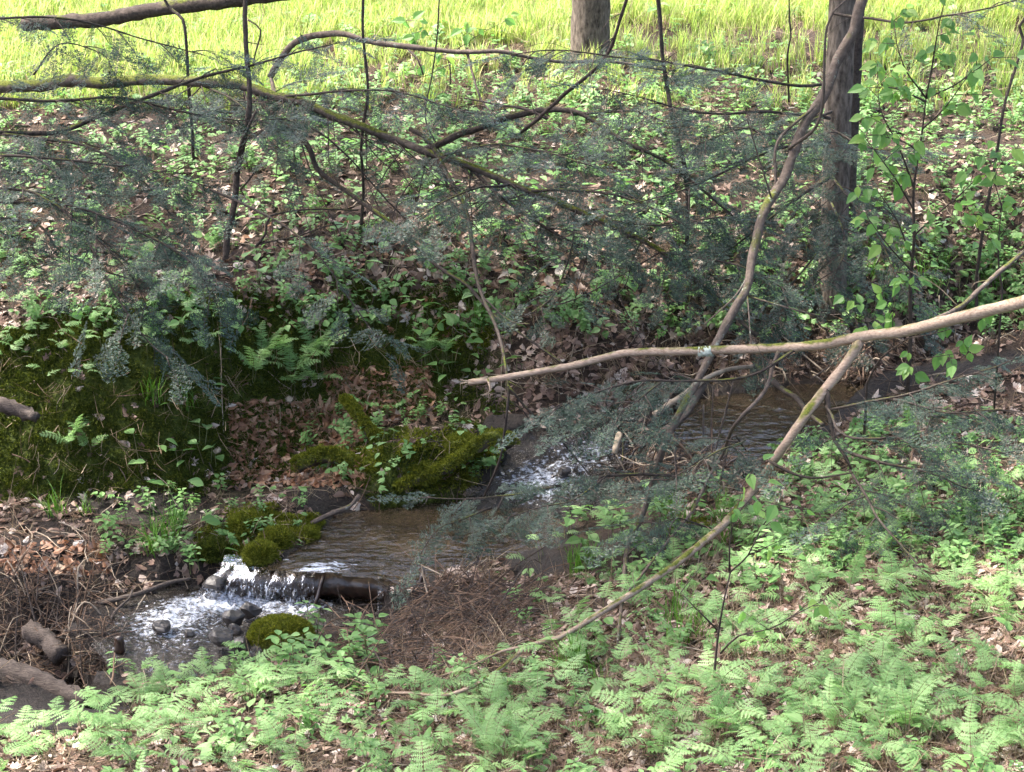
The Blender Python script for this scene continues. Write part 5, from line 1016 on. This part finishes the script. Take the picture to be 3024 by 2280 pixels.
uv = pick([(1500, 1520, 3174, 2330, 2.2), (-150, 2040, 1500, 2330, .8), (-150, 700, 650, 1060, .35), (2300, 1230, 3174, 1560, .4), (1600, 500, 3174, 900, .2)], 420, 0, 751); P = G(uv[:, 0], uv[:, 1]); k = len(P)
scatter('fern_cover', 'frond', P, np.stack([lrF.normal(0, .2, k), lrF.normal(0, .2, k), lrF.uniform(0, 6.28, k)], 1), lrF.uniform(.4, .75, k), label='carpet of small ferns filling the near bank', cat='ferns')
# single leaves that show
def leaves(regions, n, seed, meshes, scl, label, group):
    uv = pick(regions, n, 30, seed); P = G(uv[:, 0], uv[:, 1]); lr = np.random.default_rng(seed); nr = gnormal(P[:, 0], P[:, 1])
    for p, m in zip(P, nr):
        a = lr.uniform(0, 6.28); x = np.array([math.cos(a), math.sin(a), 0]); z = m + lr.normal(0, .3, 3); x = x - z * x.dot(z) / z.dot(z)
        o = bpy.data.objects.new('fallen_leaf', meshes[lr.integers(0, len(meshes))]); C.objects.link(o); o.location = p + np.array([0, 0, .018]); o.rotation_euler = eul_from_axes(x[None], z[None])[0]; s = lr.uniform(*scl); o.scale = (s, s, s); tag(o, label, 'leaf', group)
leaves([(690, 1200, 1060, 1430, 1)], 80, 760, RUST, (.07, .10), 'curled orange-brown leaf in the drift below the mossy bank', 'leaves of the drift')
leaves([(650, 600, 1900, 960, 1)], 110, 761, DRY, (.08, .13), 'large dead leaf on the litter of the far slope', 'large leaves on the far slope')
leaves([(1500, 1600, 3024, 2260, 1)], 50, 762, DRY, (.07, .11), 'dead brown leaf showing between the near ferns', 'leaves between the near ferns')

# the same forest floor goes on beyond the picture's edges
MARG = [(-1100, 150, -140, 2330, 1), (3160, 150, 4150, 2330, 1), (-300, 2320, 3300, 2900, .7)]
gscatter('leaf_litter', 'dry', MARG, 6500, 801, (.035, .085), 'dead leaves on the forest floor around the clearing', 'leaf litter', .010, .35, True)
gscatter('fern_cover', 'frond', [(-1100, 2050, -140, 2330, .5), (3160, 1300, 4150, 2330, 1), (-300, 2320, 3300, 2900, .8)], 900, 802, (.4, .85), 'ferns carrying on along the near bank', 'ferns', 0, .2)
gscatter('seedling_cover', 'herb', MARG, 1500, 803, (.5, 1.1), 'seedlings on the forest floor around the clearing', 'ground cover')
gscatter('straw_litter', 'straw', MARG, 1400, 804, (.4, 1.1), 'dry stalks on the forest floor around the clearing', 'straw', 0, .8)
gscatter('twig_litter', 'twig', MARG, 900, 805, (.08, .34), 'dead twigs on the forest floor around the clearing', 'twig litter', .012, .2, True)
